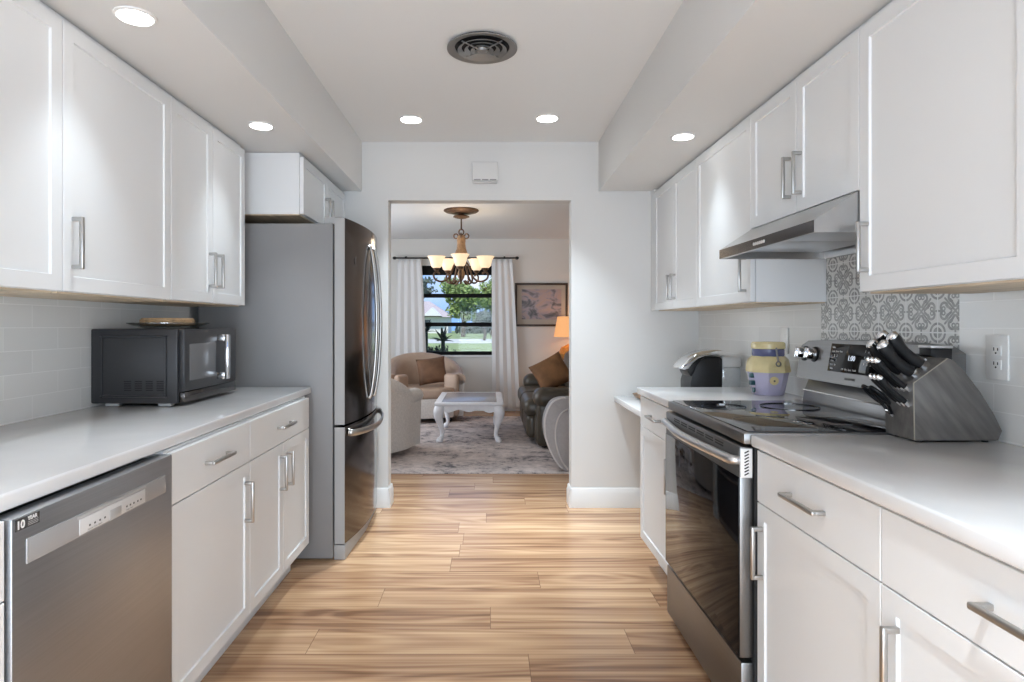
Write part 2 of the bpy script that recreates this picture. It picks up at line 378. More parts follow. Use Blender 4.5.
def cushion(bm, w, h, th, mtx, n=14, puff=0.5):
    """a square pillow: w x h in its local XY, th thick, thin towards its rim."""
    t = BM()
    def prof(a): return max(0.0, 1 - abs(a) ** 2.6) ** puff
    for s in (1, -1):
        def f(u, v):
            a, b = 2 * u - 1, 2 * v - 1
            k = prof(a) * prof(b); sh = 1 - 0.06 * (1 - abs(a) ** 2) * (abs(b) ** 4); sv = 1 - 0.06 * (1 - abs(b) ** 2) * (abs(a) ** 4)
            return (a * w / 2 * sv, b * h / 2 * sh, s * th / 2 * k)
        grid(t, f, n, n)
    bmesh.ops.remove_doubles(t, verts=t.verts, dist=1e-4)
    bmesh.ops.recalc_face_normals(t, faces=t.faces)
    bmesh.ops.transform(t, matrix=mtx, verts=t.verts); merge(bm, t)

def obj(name, bm, m, parent=None, smooth=35.0):
    if smooth:
        a = math.radians(smooth)
        for f in bm.faces: f.smooth = True
        for e in bm.edges:
            if len(e.link_faces) == 2 and e.calc_face_angle(0) > a: e.smooth = False
    me = bpy.data.meshes.new(name); bm.to_mesh(me); bm.free()
    me.materials.append(M[m] if isinstance(m, str) else m)
    o = bpy.data.objects.new(name, me); COL.objects.link(o)
    if parent is not None:
        o.parent = parent
        if parent.type == 'EMPTY': o.matrix_parent_inverse = Matrix.LocRotScale(parent.location, parent.rotation_euler, None).inverted()
    return o

def tag(o, label, cat, group=None, kind=None):
    if label: o['label'] = label
    if cat: o['category'] = cat
    if group: o['group'] = group
    if kind: o['kind'] = kind
    return o

def thing(name, label, cat, loc, group=None):
    o = bpy.data.objects.new(name, None); COL.objects.link(o); o.location = loc; o.empty_display_size = 0.1
    return tag(o, label, cat, group)

def struct(name, bm, m, smooth=35.0):
    o = obj(name, bm, m, None, smooth); o['kind'] = 'structure'; return o

def copy_thing(root, loc, rotz=None, label=None):
    r = root.copy(); COL.objects.link(r); r.location = loc
    if rotz is not None: r.rotation_euler = (0, 0, rotz)
    if label: r['label'] = label
    for ch in list(root.children):
        c = ch.copy(); COL.objects.link(c); c.parent = r
        for g in list(ch.children):
            d = g.copy(); COL.objects.link(d); d.parent = c
    return r

def text(name, body, size, org, right, up, m, parent, align='LEFT', bold=0.0):
    c = bpy.data.curves.new(name, 'FONT'); c.body = body; c.size = size; c.extrude = 0.0003; c.align_x = align; c.offset = bold
    c.resolution_u = 3
    f_ = bpy.data.objects.new(name, c); COL.objects.link(f_)
    me = bpy.data.meshes.new_from_object(f_.evaluated_get(bpy.context.evaluated_depsgraph_get()))
    bpy.data.objects.remove(f_); bpy.data.curves.remove(c)
    me.materials.clear(); me.materials.append(M[m])
    o = bpy.data.objects.new(name, me); COL.objects.link(o)
    rx = Vector(right).normalized(); uy = Vector(up).normalized(); nz = rx.cross(uy)
    mw = Matrix((rx, uy, nz)).transposed().to_4x4(); mw.translation = Vector(org)
    o.parent = parent
    if parent.type == 'EMPTY': o.matrix_parent_inverse = Matrix.LocRotScale(parent.location, parent.rotation_euler, None).inverted()
    o.matrix_basis = mw
    return o

# ------------------------------------------------------------------ the setting
XL, XR, YB, YR, HC, HS = -1.55, 1.41, 4.14, -1.9, 2.44, 2.11
HL = 2.44
def slab(name, m, *b): 
    bm = BM(); box(bm, *b); return struct(name, bm, m, 0)
slab('floor', 'floor', -2.8, 2.6, YR, 8.95, -0.05, 0.0)
slab('ceiling', 'ceil', XL, XR, YR, YB, HC, HC + 0.08)
slab('wall_left', 'wall', XL - 0.1, XL, YR, YB, 0, HC)
slab('wall_right', 'wall', XR, XR + 0.1, YR, YB, 0, HC)
bm = BM()
OL, OR_, OT = -0.669, 0.553, 2.05
box(bm, XL - 1.3, OL, YB, YB + 0.115, 0, HC + .06); box(bm, OR_, XR + 1.2, YB, YB + 0.115, 0, HC + .06); box(bm, OL, OR_, YB, YB + 0.115, OT, HC + .06)
struct('wall_back', bm, 'wall', 0)
bm = BM()
box(bm, XL - .1, -1.2, YR - 0.1, YR, 0, HC); box(bm, 1.1, XR + .1, YR - 0.1, YR, 0, HC); box(bm, -1.2, 1.1, YR - 0.1, YR, 2.15, HC)
struct('wall_rear', bm, 'wall', 0)
slab('soffit_left', 'wall', XL, -0.845, YR, YB, HS, HC)
slab('soffit_right', 'wall', 0.735, XR, YR, YB, HS, HC)
# living room
slab('ceiling_living', 'ceil', -2.7, 2.4, YB + 0.115, 8.8, HL, HL + 0.08)
slab('roof', 'stucco', -3.2, 2.9, YR - .6, 9.35, HL + 0.10, HL + 0.2)  # unseen slab, its eave added to shade the planting outside
bm = BM(); WX0, WX1, WZ0, WZ1 = -1.14, 0.22, 0.79, 2.06; YW = 8.8
box(bm, -2.7, WX0, YW, YW + .15, 0, HL + .1); box(bm, WX1, 2.4, YW, YW + .15, 0, HL + .1)
box(bm, WX0, WX1, YW, YW + .15, 0, WZ0); box(bm, WX0, WX1, YW, YW + .15, WZ1, HL + .1)
struct('wall_living_back', bm, 'lwall', 0)
bm = BM()
box(bm, -2.7, -2.6, YB + .115, 5.4, 0, HL); box(bm, -2.7, -2.6, 7.4, YW, 0, HL); box(bm, -2.7, -2.6, 5.4, 7.4, 0, 0.7); box(bm, -2.7, -2.6, 5.4, 7.4, 2.1, HL)
struct('wall_living_left', bm, 'lwall', 0)
slab('wall_living_right', 'lwall', 2.3, 2.4, YB + .115, YW, 0, HL)

def baseboard(name, x0, x1, y0, y1, face):
    """a moulded skirting along x or y; face: outward direction"""
    prof = [(0, 0), (0.015, 0), (0.015, 0.095), (0.011, 0.105), (0.009, 0.122), (0.004, 0.13), (0, 0.13)]
    bm = BM()
    if face in ('-y', '+y'):
        s = -1 if face == '-y' else 1
        prism(bm, [(y0 + s * a, b) for a, b in prof], 'x', x0, x1)
    else:
        s = -1 if face == '-x' else 1
        prism(bm, [(x0 + s * a, b) for a, b in prof], 'y', y0, y1)
    return bm
bm = baseboard('', -0.80, OL, YB, YB, '-y'); t_ = baseboard('', OL, OL, YB - .0156, YB + .13, '+x'); merge(bm, t_)
struct('baseboard_back_left', bm, 'trim')
bm = baseboard('', OR_, 1.40, YB, YB, '-y'); t_ = baseboard('', OR_, OR_, YB - .0156, YB + .13, '-x'); merge(bm, t_)
struct('baseboard_back_right', bm, 'trim')
struct('baseboard_living', baseboard('', -2.6, 2.3, YW, YW, '-y'), 'trim')
# tiled splashbacks
slab('wall_tile_left', 'tile', XL, XL + .008, YR, 3.2, 0.86, 1.36)
bm = BM(); box(bm, XR - .008, XR, YR, 1.846, 0.86, 1.36); box(bm, XR - .008, XR, 2.612, YB - .001, 0.7, 1.36)
struct('wall_tile_right', bm, 'tile', 0)
slab('wall_tile_patterned', 'deco', XR - .009, XR, 1.8475, 2.6105, 0.86, 1.75)

# window
bm = BM(); fw = 0.045
box(bm, WX0, WX1, YW + .03, YW + .09, WZ1 - .13, WZ1); box(bm, WX0, WX1, YW + .03, YW + .09, WZ0, WZ0 + .05)
box(bm, WX0, WX0 + fw, YW + .03, YW + .09, WZ0, WZ1); box(bm, WX1 - fw, WX1, YW + .03, YW + .09, WZ0, WZ1)
win = struct('window_1', bm, 'winblack', 0)
for z in (1.635, 1.225):
    bm = BM(); box(bm, WX0 + fw, WX1 - fw, YW + .035, YW + .085, z - .028, z + .028); obj('window_bar', bm, 'winblack', win, 0)
for a, b in ((WZ0 + .05, 1.197), (1.253, 1.607), (1.663, WZ1 - .13)):
    bm = BM(); box(bm, WX0 + fw, WX1 - fw, YW + .058, YW + .062, a, b); obj('window_pane', bm, 'glass', win, 0)
bm = BM(); box(bm, WX0 - .03, WX1 + .03, YW - .03, YW + .03, WZ0 - .025, WZ0); obj('window_sill', bm, 'trim', win)

# ------------------------------------------------------------------ cabinets
def pull(bm, cx, cy, cz, n, vertical, L, r=0.0058, out=0.034):
    """square bar pull with two posts; (cx) face plane, n = outward x sign"""
    h = L / 2
    def bx(d0, d1, a0, a1, w, rr):
        x0, x1 = sorted((cx + n * d0, cx + n * d1))
        if vertical: box(bm, x0, x1, cy - w, cy + w, cz + a0, cz + a1, rr, 2)
        else: box(bm, x0, x1, cy + a0, cy + a1, cz - w, cz + w, rr, 2)
    bx(out - 2 * r, out, -h, h, r, .0028)
    bx(0, out - r, h - 2.2 * r, h - .0005, r * .95, .002); bx(0, out - r, -h + .0005, -h + 2.2 * r, r * .95, .002)

def front(bm, xf, n, y0, y1, z0, z1, shaker=True, th=0.020, stile=0.062, g=0.0018):
    """door or drawer front: its face lies at x = xf, n = outward sign"""
    t = BM(); y0 += g; y1 -= g; z0 += g; z1 -= g
    bmesh.ops.create_cube(t, size=1)
    for v in t.verts: v.co = Vector((xf - n * th / 2 + v.co.x * th, (y0 + y1) / 2 + v.co.y * (y1 - y0), (z0 + z1) / 2 + v.co.z * (z1 - z0)))
    t.normal_update()
    ff = [f for f in t.faces if f.normal.x * n > 0.9][0]
    outer = list(ff.edges)
    if shaker:
        bmesh.ops.inset_region(t, faces=[ff], thickness=stile)
        bmesh.ops.inset_region(t, faces=[ff], thickness=0.003, depth=-0.0065)
    bmesh.ops.bevel(t, geom=[e for e in outer if e.is_valid], offset=0.0018, segments=2, profile=0.5, affect='EDGES')
    merge(bm, t)

def cabinet(name, label, n, xf, xw, y0, y1, z0, z1, doors=(), drawers=(), toe=0.0, under=None, cat='cabinet'):
    """doors: (y0, y1, z0, z1, handle_y or None, handle_z, length); drawers: (y0, y1, z0, z1, length)"""
    th = 0.020; xb = xf - n * (th + 0.002)
    t = thing(name, label, cat, ((xf + xw) / 2, (y0 + y1) / 2, 0 if toe else z0))
    bm = BM(); xa, xc = sorted((xb, xw)); box(bm, xa, xc, y0 + .0008, y1 - .0008, z0 + .001, z1 - .001)
    obj('body', bm, 'cab', t, 0)
    if toe:
        bm = BM(); xa, xc = sorted((xb - n * 0.07, xw)); box(bm, xa, xc, y0 + .001, y1 - .001, 0.001, z0 + .001); obj('toe_kick', bm, 'cab', t, 0)
    if under:
        bm = BM(); xa, xc = sorted((xb - n * 0.004, xw)); box(bm, xa, xc, y0 + .012, y1 - .012, z0 - .004, z0 + .001); obj('underside_panel', bm, 'ply', t, 0)
    for d in doors:
        bm = BM(); front(bm, xf, n, d[0], d[1], d[2], d[3]); do = obj('door', bm, 'cab', t, 20)
        if d[4] is not None:
            bm = BM(); pull(bm, xf, d[4], d[5], n, True, d[6]); obj('handle', bm, 'nickel', do, 50)
    for d in drawers:
        bm = BM(); front(bm, xf, n, d[0], d[1], d[2], d[3], False); do = obj('drawer', bm, 'cab', t, 20)
        if d[4]:
            bm = BM(); pull(bm, xf, (d[0] + d[1]) / 2, (d[2] + d[3]) / 2, n, False, d[4]); obj('handle', bm, 'nickel', do, 50)
    return t

CT, CB = 0.90, 0.866          # counter top and underside
DB, DT, DR = 0.135, 0.708, 0.858   # door bottom, door top, drawer top
LF, RF = -0.89, 0.775         # base cabinet faces
LW, RW = XL + .010, XR - .011
# left base
cabinet('base_cabinet', 'white base cabinet this side of the dishwasher, at left edge of photo', 1, LF, LW, 0.42, 1.142, DB, CB - .001,
        [(0.42, 1.142, DB, DT, 0.50, 0.57, .15)], [(0.42, 1.142, DT, DR, .15)], toe=.1)
cabinet('base_cabinet', 'white base cabinet with one drawer over one door, beside the dishwasher', 1, LF, LW, 1.738, 2.314, DB, CB - .001,
        [(1.738, 2.314, DB, DT, 2.265, 0.57, .15)], [(1.738, 2.314, DT, DR, .17)], toe=.1)
cabinet('base_cabinet', 'white base cabinet with one drawer over two doors, beside the refrigerator', 1, LF, LW, 2.314, 3.075, DB, CB - .001,
        [(2.314, 2.69, DB, DT, 2.645, 0.585, .15), (2.69, 3.075, DB, DT, 2.735, 0.585, .15)], [(2.314, 3.075, DT, DR, .17)], toe=.1)
# right base
cabinet('base_cabinet', 'white base cabinet at far end, beyond the range', -1, RF, RW, 2.572, 3.165, DB, CB - .001,
        [(2.572, 3.165, DB, DT, 2.62, 0.575, .15)], [(2.572, 3.165, DT, DR, .17)], toe=.1)
cabinet('base_cabinet', 'white base cabinet with drawer and door, right beside the oven', -1, RF, RW, 1.225, 1.790, DB, CB - .001,
        [(1.225, 1.790, DB, DT, 1.752, 0.572, .15)], [(1.225, 1.790, DT, DR, .17)], toe=.1)
cabinet('base_cabinet', 'white base cabinet in the near right corner of the photo, lowest drawer pull cut off', -1, RF, RW, 0.45, 1.225, DB, CB - .001,
        [(0.45, 1.225, DB, DT, 1.172, 0.572, .15)], [(0.45, 1.225, DT, DR, .25)], toe=.1)
# uppers
UF, VF, UB = -1.208, 1.085, 1.312
UT = HS - .002
cabinet('wall_cabinet', 'white wall cabinet nearest on the left, cut by the photo edge', 1, UF, LW, 1.16, 1.76, UB, UT,
        [(1.16, 1.76, UB, UT - .022, None, 0, 0)], under=1)
cabinet('wall_cabinet', 'white wall cabinet with one wide door and one pull, above the dishwasher', 1, UF, LW, 1.76, 2.36, UB, UT,
        [(1.76, 2.36, UB, UT - .022, 1.80, 1.455, .152)], under=1)
cabinet('wall_cabinet', 'white two-door wall cabinet over the microwave', 1, UF, LW, 2.36, 3.076, UB, UT,
        [(2.36, 2.718, UB, UT - .022, 2.682, 1.455, .152), (2.718, 3.076, UB, UT - .022, 2.756, 1.455, .152)], under=1)
cabinet('wall_cabinet', 'short deep white cabinet above the refrigerator', 1, -0.955, XL + .002, 3.20, 4.135, 1.79, UT,
        [(3.20, 3.667, 1.79, UT - .022, 3.63, 1.885, .15), (3.667, 4.135, 1.79, UT - .022, 3.705, 1.885, .15)], under=1)
cabinet('wall_cabinet', 'narrow white two-door wall cabinet against the back wall', -1, VF, XR - .002, 3.237, 4.06, UB, UT,
        [(3.237, 3.64, UB, UT - .022, 3.603, 1.44, .15), (3.64, 4.06, UB, UT - .022, 3.677, 1.44, .15)], under=1)
bm = BM(); box(bm, VF - .0, XR - .002, 4.062, 4.138, UB, UT); struct('trim_1', bm, 'cab', 0)
cabinet('wall_cabinet', 'white single-door wall cabinet above the cookie jar, beyond the hood', -1, VF, RW, 2.566, 3.237, UB, UT,
        [(2.566, 3.237, UB, UT - .022, 2.612, 1.43, .15)], under=1)
cabinet('wall_cabinet', 'short white two-door cabinet directly above the range hood', -1, VF, RW, 1.815, 2.566, 1.612, UT,
        [(1.815, 2.187, 1.612, UT - .022, 2.150, 1.745, .15), (2.187, 2.566, 1.612, UT - .022, 2.226, 1.745, .15)])
cabinet('wall_cabinet', 'large white wall cabinet nearest on the right, above the knife block', -1, VF, RW, 0.64, 1.815, UB, UT,
        [(1.228, 1.815, UB, UT - .022, 1.772, 1.44, .145), (0.64, 1.228, UB, UT - .022, None, 0, 0)], under=1)

# worktops
def worktop(name, label, x0, x1, y0, y1, z0, z1):
    bm = BM(); box(bm, x0, x1, y0, y1, z0, z1, 0.006, 3); tag(obj(name, bm, 'quartz'), label, 'countertop')
worktop('countertop', 'long white quartz worktop under the microwave', LW + .001, -0.908, 0.40, 3.175, CB, CT)
worktop('countertop', 'white quartz worktop under the knife block', 0.758, RW - .001, 0.42, 1.793, CB, CT)
worktop('countertop', 'short white quartz worktop under the cookie jar', 0.758, RW - .001, 2.570, 3.17, CB, CT)
worktop('desk_top', 'lower white desk-height worktop in the far right corner', 0.838, XR - .004, 3.18, YB - .003, 0.705, 0.743)

# ------------------------------------------------------------------ dishwasher
t = thing('dishwasher', 'stainless steel dishwasher with warranty sticker under the left worktop', 'dishwasher', (-1.2, 1.433, 0))
y0, y1 = 1.150, 1.733; XD = -0.884
bm = BM(); box(bm, -1.50, -0.935, y0, y1, 0.09, 0.845); obj('body', bm, 'dark', t)
bm = BM(); box(bm, -1.45, -0.99, y0 + .01, y1 - .01, 0.001, 0.10); obj('toe_kick', bm, 'black', t)
bm = BM(); box(bm, -0.93, XD, y0, y1, 0.10, 0.8555, .003); dp = obj('door_panel', bm, 'steel_v', t)
bm = BM(); box(bm, XD - .004, XD + .0025, 1.185, 1.694, 0.760, 0.808, .001); cp = obj('control_panel', bm, 'satin', t)
bm = BM(); box(bm, XD + .001, XD + .0045, 1.335, 1.59, 0.763, 0.797, .0015); obj('control_strip', bm, 'ltgrey', cp)
bm = BM(); box(bm, XD - .001, XD + .0035, 1.33, 1.595, 0.797, 0.8045, .001); obj('pocket_handle', bm, 'grey', cp)
bm = BM(); box(bm, XD + .002, XD + .0055, 1.44, 1.485, 0.762, 0.786, .001); obj('display', bm, 'grey', cp)
for i in range(9):
    yy = (1.365, 1.383, 1.401, 1.419, 1.505, 1.52, 1.535, 1.552, 1.566)[i]
    bm = BM(); box(bm, XD + .002, XD + .0052, yy, yy + .005, 0.774, 0.778); obj('button', bm, 'ink_dark', cp)
text('lettering', 'Normal  Auto  Rinse', .006, (XD + .0048, 1.36, 0.766), (0, 1, 0), (0, 0, 1), 'grey', cp)
text('lettering', 'Delay  Start', .006, (XD + .0048, 1.505, 0.766), (0, 1, 0), (0, 0, 1), 'grey', cp)
bm = BM(); box(bm, XD - .001, XD + .0008, 1.1575, 1.2200, 0.8295, 0.8515); st = obj('sticker', bm, 'dark', t)
text('lettering', '10', .0215, (XD + .001, 1.1595, 0.8325), (0, 1, 0), (0, 0, 1), 'ink_white', st, bold=.0006)
text('lettering', 'YEAR', .0105, (XD + .001, 1.1885, 0.8425), (0, 1, 0), (0, 0, 1), 'ink_white', st, bold=.0003)
for z in (0.8385, 0.8355, 0.8325):
    bm = BM(); box(bm, XD, XD + .0012, 1.189, 1.216, z, z + .0012); obj('small_print', bm, 'grey', st, 0)

# ------------------------------------------------------------------ refrigerator
t = thing('refrigerator', 'grey french-door refrigerator with dark stainless doors and bottom freezer', 'refrigerator', (-1.1, 3.67, 0))
fy0, fy1 = 3.200, 4.122
bm = BM(); box(bm, -1.50, -0.803, fy0, fy1, 0.010, 1.742, .006); obj('body', bm, 'fridge_side', t)
def fprof(a, b, x0=-0.792, xe=-0.742, bul=0.048):
    pts = [(x0, a), (x0, b)]; n = 14
    for i in range(n + 1):
        y = b + (a - b) * i / n; q = (y - 3.672) / 0.45
        pts.append((xe + bul * (1 - q * q), y))
    return pts
for a, b, nm in ((fy0, 3.669, 'near'), (3.675, fy1, 'far')):
    bm = BM(); prism(bm, fprof(a, b), 'z', 0.700, 1.772); d = obj('door', bm, 'steel_dk', t)
    bm = BM(); ya = a if nm == 'near' else b
    if nm == 'near':
        box(bm, -0.794, -0.7425, a - .0015, a + .001, 0.702, 1.770); obj('door_edge', bm, 'grey', d)
        text('lettering', 'LG', .040, (-0.7175, 3.385, 1.55), (-0.075, 1, 0), (0, 0, 1), 'ink_dark', d, bold=.001)
        bm = BM(); tube(bm, [(-0.7180 - .0, 3.358 + .021 * math.cos(i * PI / 10), 1.562 + .021 * math.sin(i * PI / 10)) for i in range(20)], .0018, 6, True); obj('logo_ring', bm, 'ink_dark', d)
    else: bm.free()
    yh = 3.605 if nm == 'near' else 3.74
    bm = BM(); pts = smooth_path([(-0.699, yh, 1.675), (-0.684, yh, 1.655), (-0.662, yh, 1.50), (-0.650, yh, 1.235), (-0.662, yh, 0.97), (-0.684, yh, 0.815), (-0.699, yh, 0.795)], 6)
    tube(bm, pts, .0095, 10); obj('handle', bm, 'nickel', d, 60)
bm = BM(); prism(bm, fprof(fy0, fy1), 'z', 0.085, 0.690); d = obj('freezer_drawer', bm, 'steel_dk', t)
bm = BM(); box(bm, -0.794, -0.7425, fy0 - .0015, fy0 + .001, 0.087, 0.688); obj('drawer_edge', bm, 'grey', d)
bm = BM(); pts = smooth_path([(-0.735, 3.25, 0.655), (-0.706, 3.27, 0.650), (-0.668, 3.45, 0.64), (-0.650, 3.672, 0.635), (-0.668, 3.90, 0.64), (-0.706, 4.07, 0.650), (-0.735, 4.095, 0.655)], 6)
tube(bm, pts, .018, 10, flat=.5, up=(0, 0, 1)); obj('handle', bm, 'nickel', d, 60)
bm = BM(); prism(bm, [(-0.80, fy0 + .01), (-0.80, fy1 - .01), (-0.742, fy1 - .03), (-0.725, 3.672), (-0.742, fy0 + .01)], 'z', 0.001, 0.078, .004); obj('kick_grille', bm, 'grey', t)
for y in (fy0 + .03, fy1 - .07):
    bm = BM(); box(bm, -0.86, -0.765, y, y + .045, 1.742, 1.782, .006); obj('hinge_cover', bm, 'grey', t)

# ------------------------------------------------------------------ microwave and what lies on it
t = thing('microwave', 'black countertop microwave with chrome handle on the left worktop', 'microwave', (-1.36, 2.65, CT))
mx0, mx1, my0, my1, mz0, mz1 = -1.5405, -1.205, 2.40, 2.905, 0.912, 1.202
bm = BM(); box(bm, mx0, mx1, my0, my1, mz0, mz1, .006); 
obj('body', bm, 'blackmw', t)
bm = BM()   # pressed panel of the near side: a raised rounded rim
tube(bm, smooth_path([(mx0 + .045, my0, mz0 + .045), (mx0 + .045, my0, mz1 - .045), (mx0 + .06, my0, mz1 - .03), (mx1 - .06, my0, mz1 - .03), (mx1 - .045, my0, mz1 - .045), (mx1 - .045, my0, mz0 + .045), (mx1 - .06, my0, mz0 + .03), (mx0 + .06, my0, mz0 + .03)], 5, True), .0045, 6, True)
obj('side_panel_rim', bm, 'blackmw', t, 60)
for i in range(4):
    bm = BM()
    for j in range(5):
        z = mz0 + .050 + j * .0085; x = mx0 + .13 + i * .042
        box(bm, x, x + .027, my0 - .0012, my0 + .002, z, z + .0045)
    obj('vent_slots', bm, 'black', t)
bm = BM(); box(bm, mx1, mx1 + .022, my0 + .012, my1 - .002, mz0 + .045, mz1 - .002, .004); d = obj('door', bm, 'blackmw', t)
bm = BM(); box(bm, mx1 + .021, mx1 + .0235, my0 + .055, my1 - .215, mz0 + .085, mz1 - .06, .001); obj('window', bm, 'window_mw', d)
hy = 2.715
bm = BM(); box(bm, mx1 + .052, mx1 + .070, hy - .014, hy + .014, mz0 + .070, mz1 - .026, .004); 
box(bm, mx1 + .02, mx1 + .056, hy - .014, hy + .014, mz0 + .070, mz0 + .10, .003); box(bm, mx1 + .02, mx1 + .056, hy - .014, hy + .014, mz1 - .056, mz1 - .026, .003)
obj('handle', bm, 'chrome', d)
bm = BM(); box(bm, mx1, mx1 + .022, my0 + .012, my1 - .002, mz0 + .002, mz0 + .043, .003); c = obj('control_panel', bm, 'steel_dk', t)
for x in (mx0 + .05, mx1 - .08):
    for y in (my0 + .01, my1 - .05):
        bm = BM(); box(bm, x, x + .05, y, y + .03, CT + .0005, mz0 + .002, .003); obj('foot', bm, 'grey', t)

bm = BM(); lathe(bm, [(0.0, 0), (.085, 0), (.10, .004), (.13, .011), (.156, .021), (.156, .024), (.129, .016), (.10, .009), (0.0, .006)], (-1.340, 2.60, 1.2025), 40)
tag(obj('glass_plate', bm, 'dish'), 'shallow grey glass plate lying on top of the microwave', 'plate')
t = thing('trivet', 'round tan woven trivet stacked on the glass plate', 'trivet', (-1.345, 2.60, 1.21))
bm = BM(); lathe(bm, [(0.0, 0), (.095, 0), (.101, .004), (.101, .028), (.097, .033), (0.0, .033)], (-1.345, 2.60, 1.2125), 36); obj('disc', bm, 'wooddisc', t)
bm = BM()
for z in (1.221, 1.2285, 1.236): tube(bm, [(-1.345 + .102 * math.cos(i * PI / 18), 2.60 + .102 * math.sin(i * PI / 18), z) for i in range(36)], .003, 6, True)
obj('woven_rim', bm, 'wooddisc', t, 60)

# ------------------------------------------------------------------ range
t = thing('range', 'freestanding stainless electric range with black glass oven door', 'range', (1.05, 2.18, 0))
ry0, ry1 = 1.803, 2.562
bm = BM(); box(bm, 0.775, XR - .013, ry0, ry1, 0.03, 0.868); obj('body', bm, 'dark', t)
bm = BM(); box(bm, 0.742, XR - .02, ry0 - .002, ry1 + .002, 0.870, 0.903, .004); obj('cooktop_frame', bm, 'steel', t)
bm = BM(); box(bm, 0.758, 1.285, ry0 + .010, ry1 - .010, 0.9025, 0.9068, .0015); ck = obj('cooktop_glass', bm, 'hobglass', t)
bm = BM(); 
for (x, y, r) in ((0.90, 2.00, .105), (0.90, 2.37, .08), (1.15, 2.00, .08), (1.15, 2.37, .105)):
    b2 = BM(); tube(b2, [(x + r * math.cos(i * PI / 24), y + r * math.sin(i * PI / 24), .9068) for i in range(48)], .0009, 4, True)
    obj('burner_ring', b2, 'hobglass', ck, 0)
bm.free()
bm = BM(); box(bm, 0.732, 0.772, ry0 + .004, ry1 - .004, 0.245, 0.862, .005); d = obj('oven_door', bm, 'steel', t)
bm = BM(); box(bm, 0.7295, 0.735, ry0 + .006, ry1 - .006, 0.248, 0.772, .002); obj('glass', bm, 'blackgloss', d)
bm = BM()
for i in range(6):
    for z in (0.838, 0.846): box(bm, 0.7312, 0.7335, ry0 + .13 + i * .088, ry0 + .20 + i * .088, z, z + .0045)
obj('vent_slots', bm, 'black', d)
bm = BM()
box(bm, 0.734, 0.768, ry0 + .001, ry0 + .005, 0.772, 0.857, .001); obj('edge_plate', bm, 'white', d)
bm = BM()
for i in range(8):
    z = 0.780 + i * .0092; box(bm, -.007, .007, -.0006, .0006, -.0017, .0017, mtx=Matrix.Translation((0.751, ry0 + .0006, z + .003)) @ Matrix.Rotation(math.radians(-28), 4, 'Y'))
obj('edge_vents', bm, 'black', d)
bm = BM(); pts = smooth_path([(0.733, ry0 + .012, 0.822), (0.713, ry0 + .02, 0.822), (0.706, ry0 + .10, 0.822), (0.694, ry0 + .26, 0.822), (0.690, 2.182, 0.822), (0.694, ry1 - .26, 0.822), (0.714, ry1 - .10, 0.822), (0.722, ry1 - .03, 0.822), (0.733, ry1 - .012, 0.822)], 6)
tube(bm, pts, .0145, 12); obj('handle', bm, 'steel_lt', d, 60)
bm = BM(); box(bm, 0.736, 0.775, ry0 + .004, ry1 - .004, 0.035, 0.232, .006); obj('storage_drawer', bm, 'steel', t)
bm = BM()
for y in (ry0 + .05, ry1 - .05):
    for x in (0.82, 1.33): lathe(bm, [(.018, 0.0005), (.018, .034)], (x, y, 0), 12)
obj('levelling_feet', bm, 'black', t)
# backguard: lower riser and tilted control panel
bm = BM(); prism(bm, [(1.292, 0.903), (1.300, 0.952), (1.318, 0.998), (1.39, 0.998), (1.39, 0.903)], 'y', ry0 + .006, ry1 - .008, .004); bg_ = obj('backguard', bm, 'steel', t)
bm = BM(); box(bm, 1.296, 1.39, ry0 + .006, ry1 - .008, 0.951, 0.955); obj('riser_seam', bm, 'chrome', bg_)
PB, PT = Vector((1.268, 0, 1.003)), Vector((1.296, 0, 1.163))   # bottom and top of the control face
up = (PT - PB).normalized(); nrm = Vector((-up.z, 0, up.x))
def panel(y, s, o=0.0): v = PB + up * s + nrm * o; return Vector((v.x, y, v.z))
bm = BM()
n = 16; face = []; L = 0.162
outl = [(ry1 - .006, 0), (ry0 + .004, 0)] + [(ry0 + .004 + (ry1 - ry0 - .010) * i / n, L - .012 + .012 * (1 - (2 * i / n - 1) ** 2) - (.018 if i in (0, n) else 0)) for i in range(n + 1)]
va = [bm.verts.new(panel(y, s)) for y, s in outl]; vb = [bm.verts.new((1.392, y, panel(y, s).z)) for y, s in outl]
bm.faces.new(va); bm.faces.new(vb[::-1])
for i in range(len(outl)): bm.faces.new((va[i], vb[i], vb[(i + 1) % len(outl)], va[(i + 1) % len(outl)]))
bmesh.ops.recalc_face_normals(bm, faces=bm.faces)
pn = obj('control_panel', bm, 'steel', t, 40)
PM = Matrix(((0, up.x, nrm.x, 0), (-1, 0, 0, 0), (0, up.z, nrm.z, 0), (0, 0, 0, 1)))   # local x = -y world, y = up the panel, z = out of it
def pm(y, s, o=0.0): m_ = PM.copy(); m_.translation = panel(y, s, o); return m_
bm = BM(); box(bm, -.155, .155, -.052, .052, -.002, .0012, .001, mtx=pm(2.178, .095)); dsp = obj('display', bm, 'blackgloss', pn)
for y in (2.545 - .03, 2.44, 1.93, 1.86):
    bm = BM(); lathe(bm, [(.030, 0), (.030, .004), (.027, .006), (.0, .006)], mtx=pm(y, .10), seg=28); kb = obj('knob', bm, 'black', pn)
    bm = BM(); lathe(bm, [(.024, .005), (.022, .032), (.019, .036), (0, .036)], mtx=pm(y, .10), seg=28); box(bm, -.005, .005, -.021, .021, .034, .042, .002, mtx=pm(y, .10)); obj('knob_cap', bm, 'chrome', kb)
text('digits', '1:00', .026, panel(2.215, .088, .0016), (0, -1, 0), up, 'digits', dsp)
def marks(y, s, body, size): text('lettering', body, size, panel(y, s, .0016), (0, -1, 0), up, 'ink_white', dsp)
marks(2.322, .130, 'Bake', .010); marks(2.322, .116, 'Cook  Roast  Keep', .009); marks(2.322, .098, '1   2   3', .013); marks(2.322, .080, 'Clean', .009)
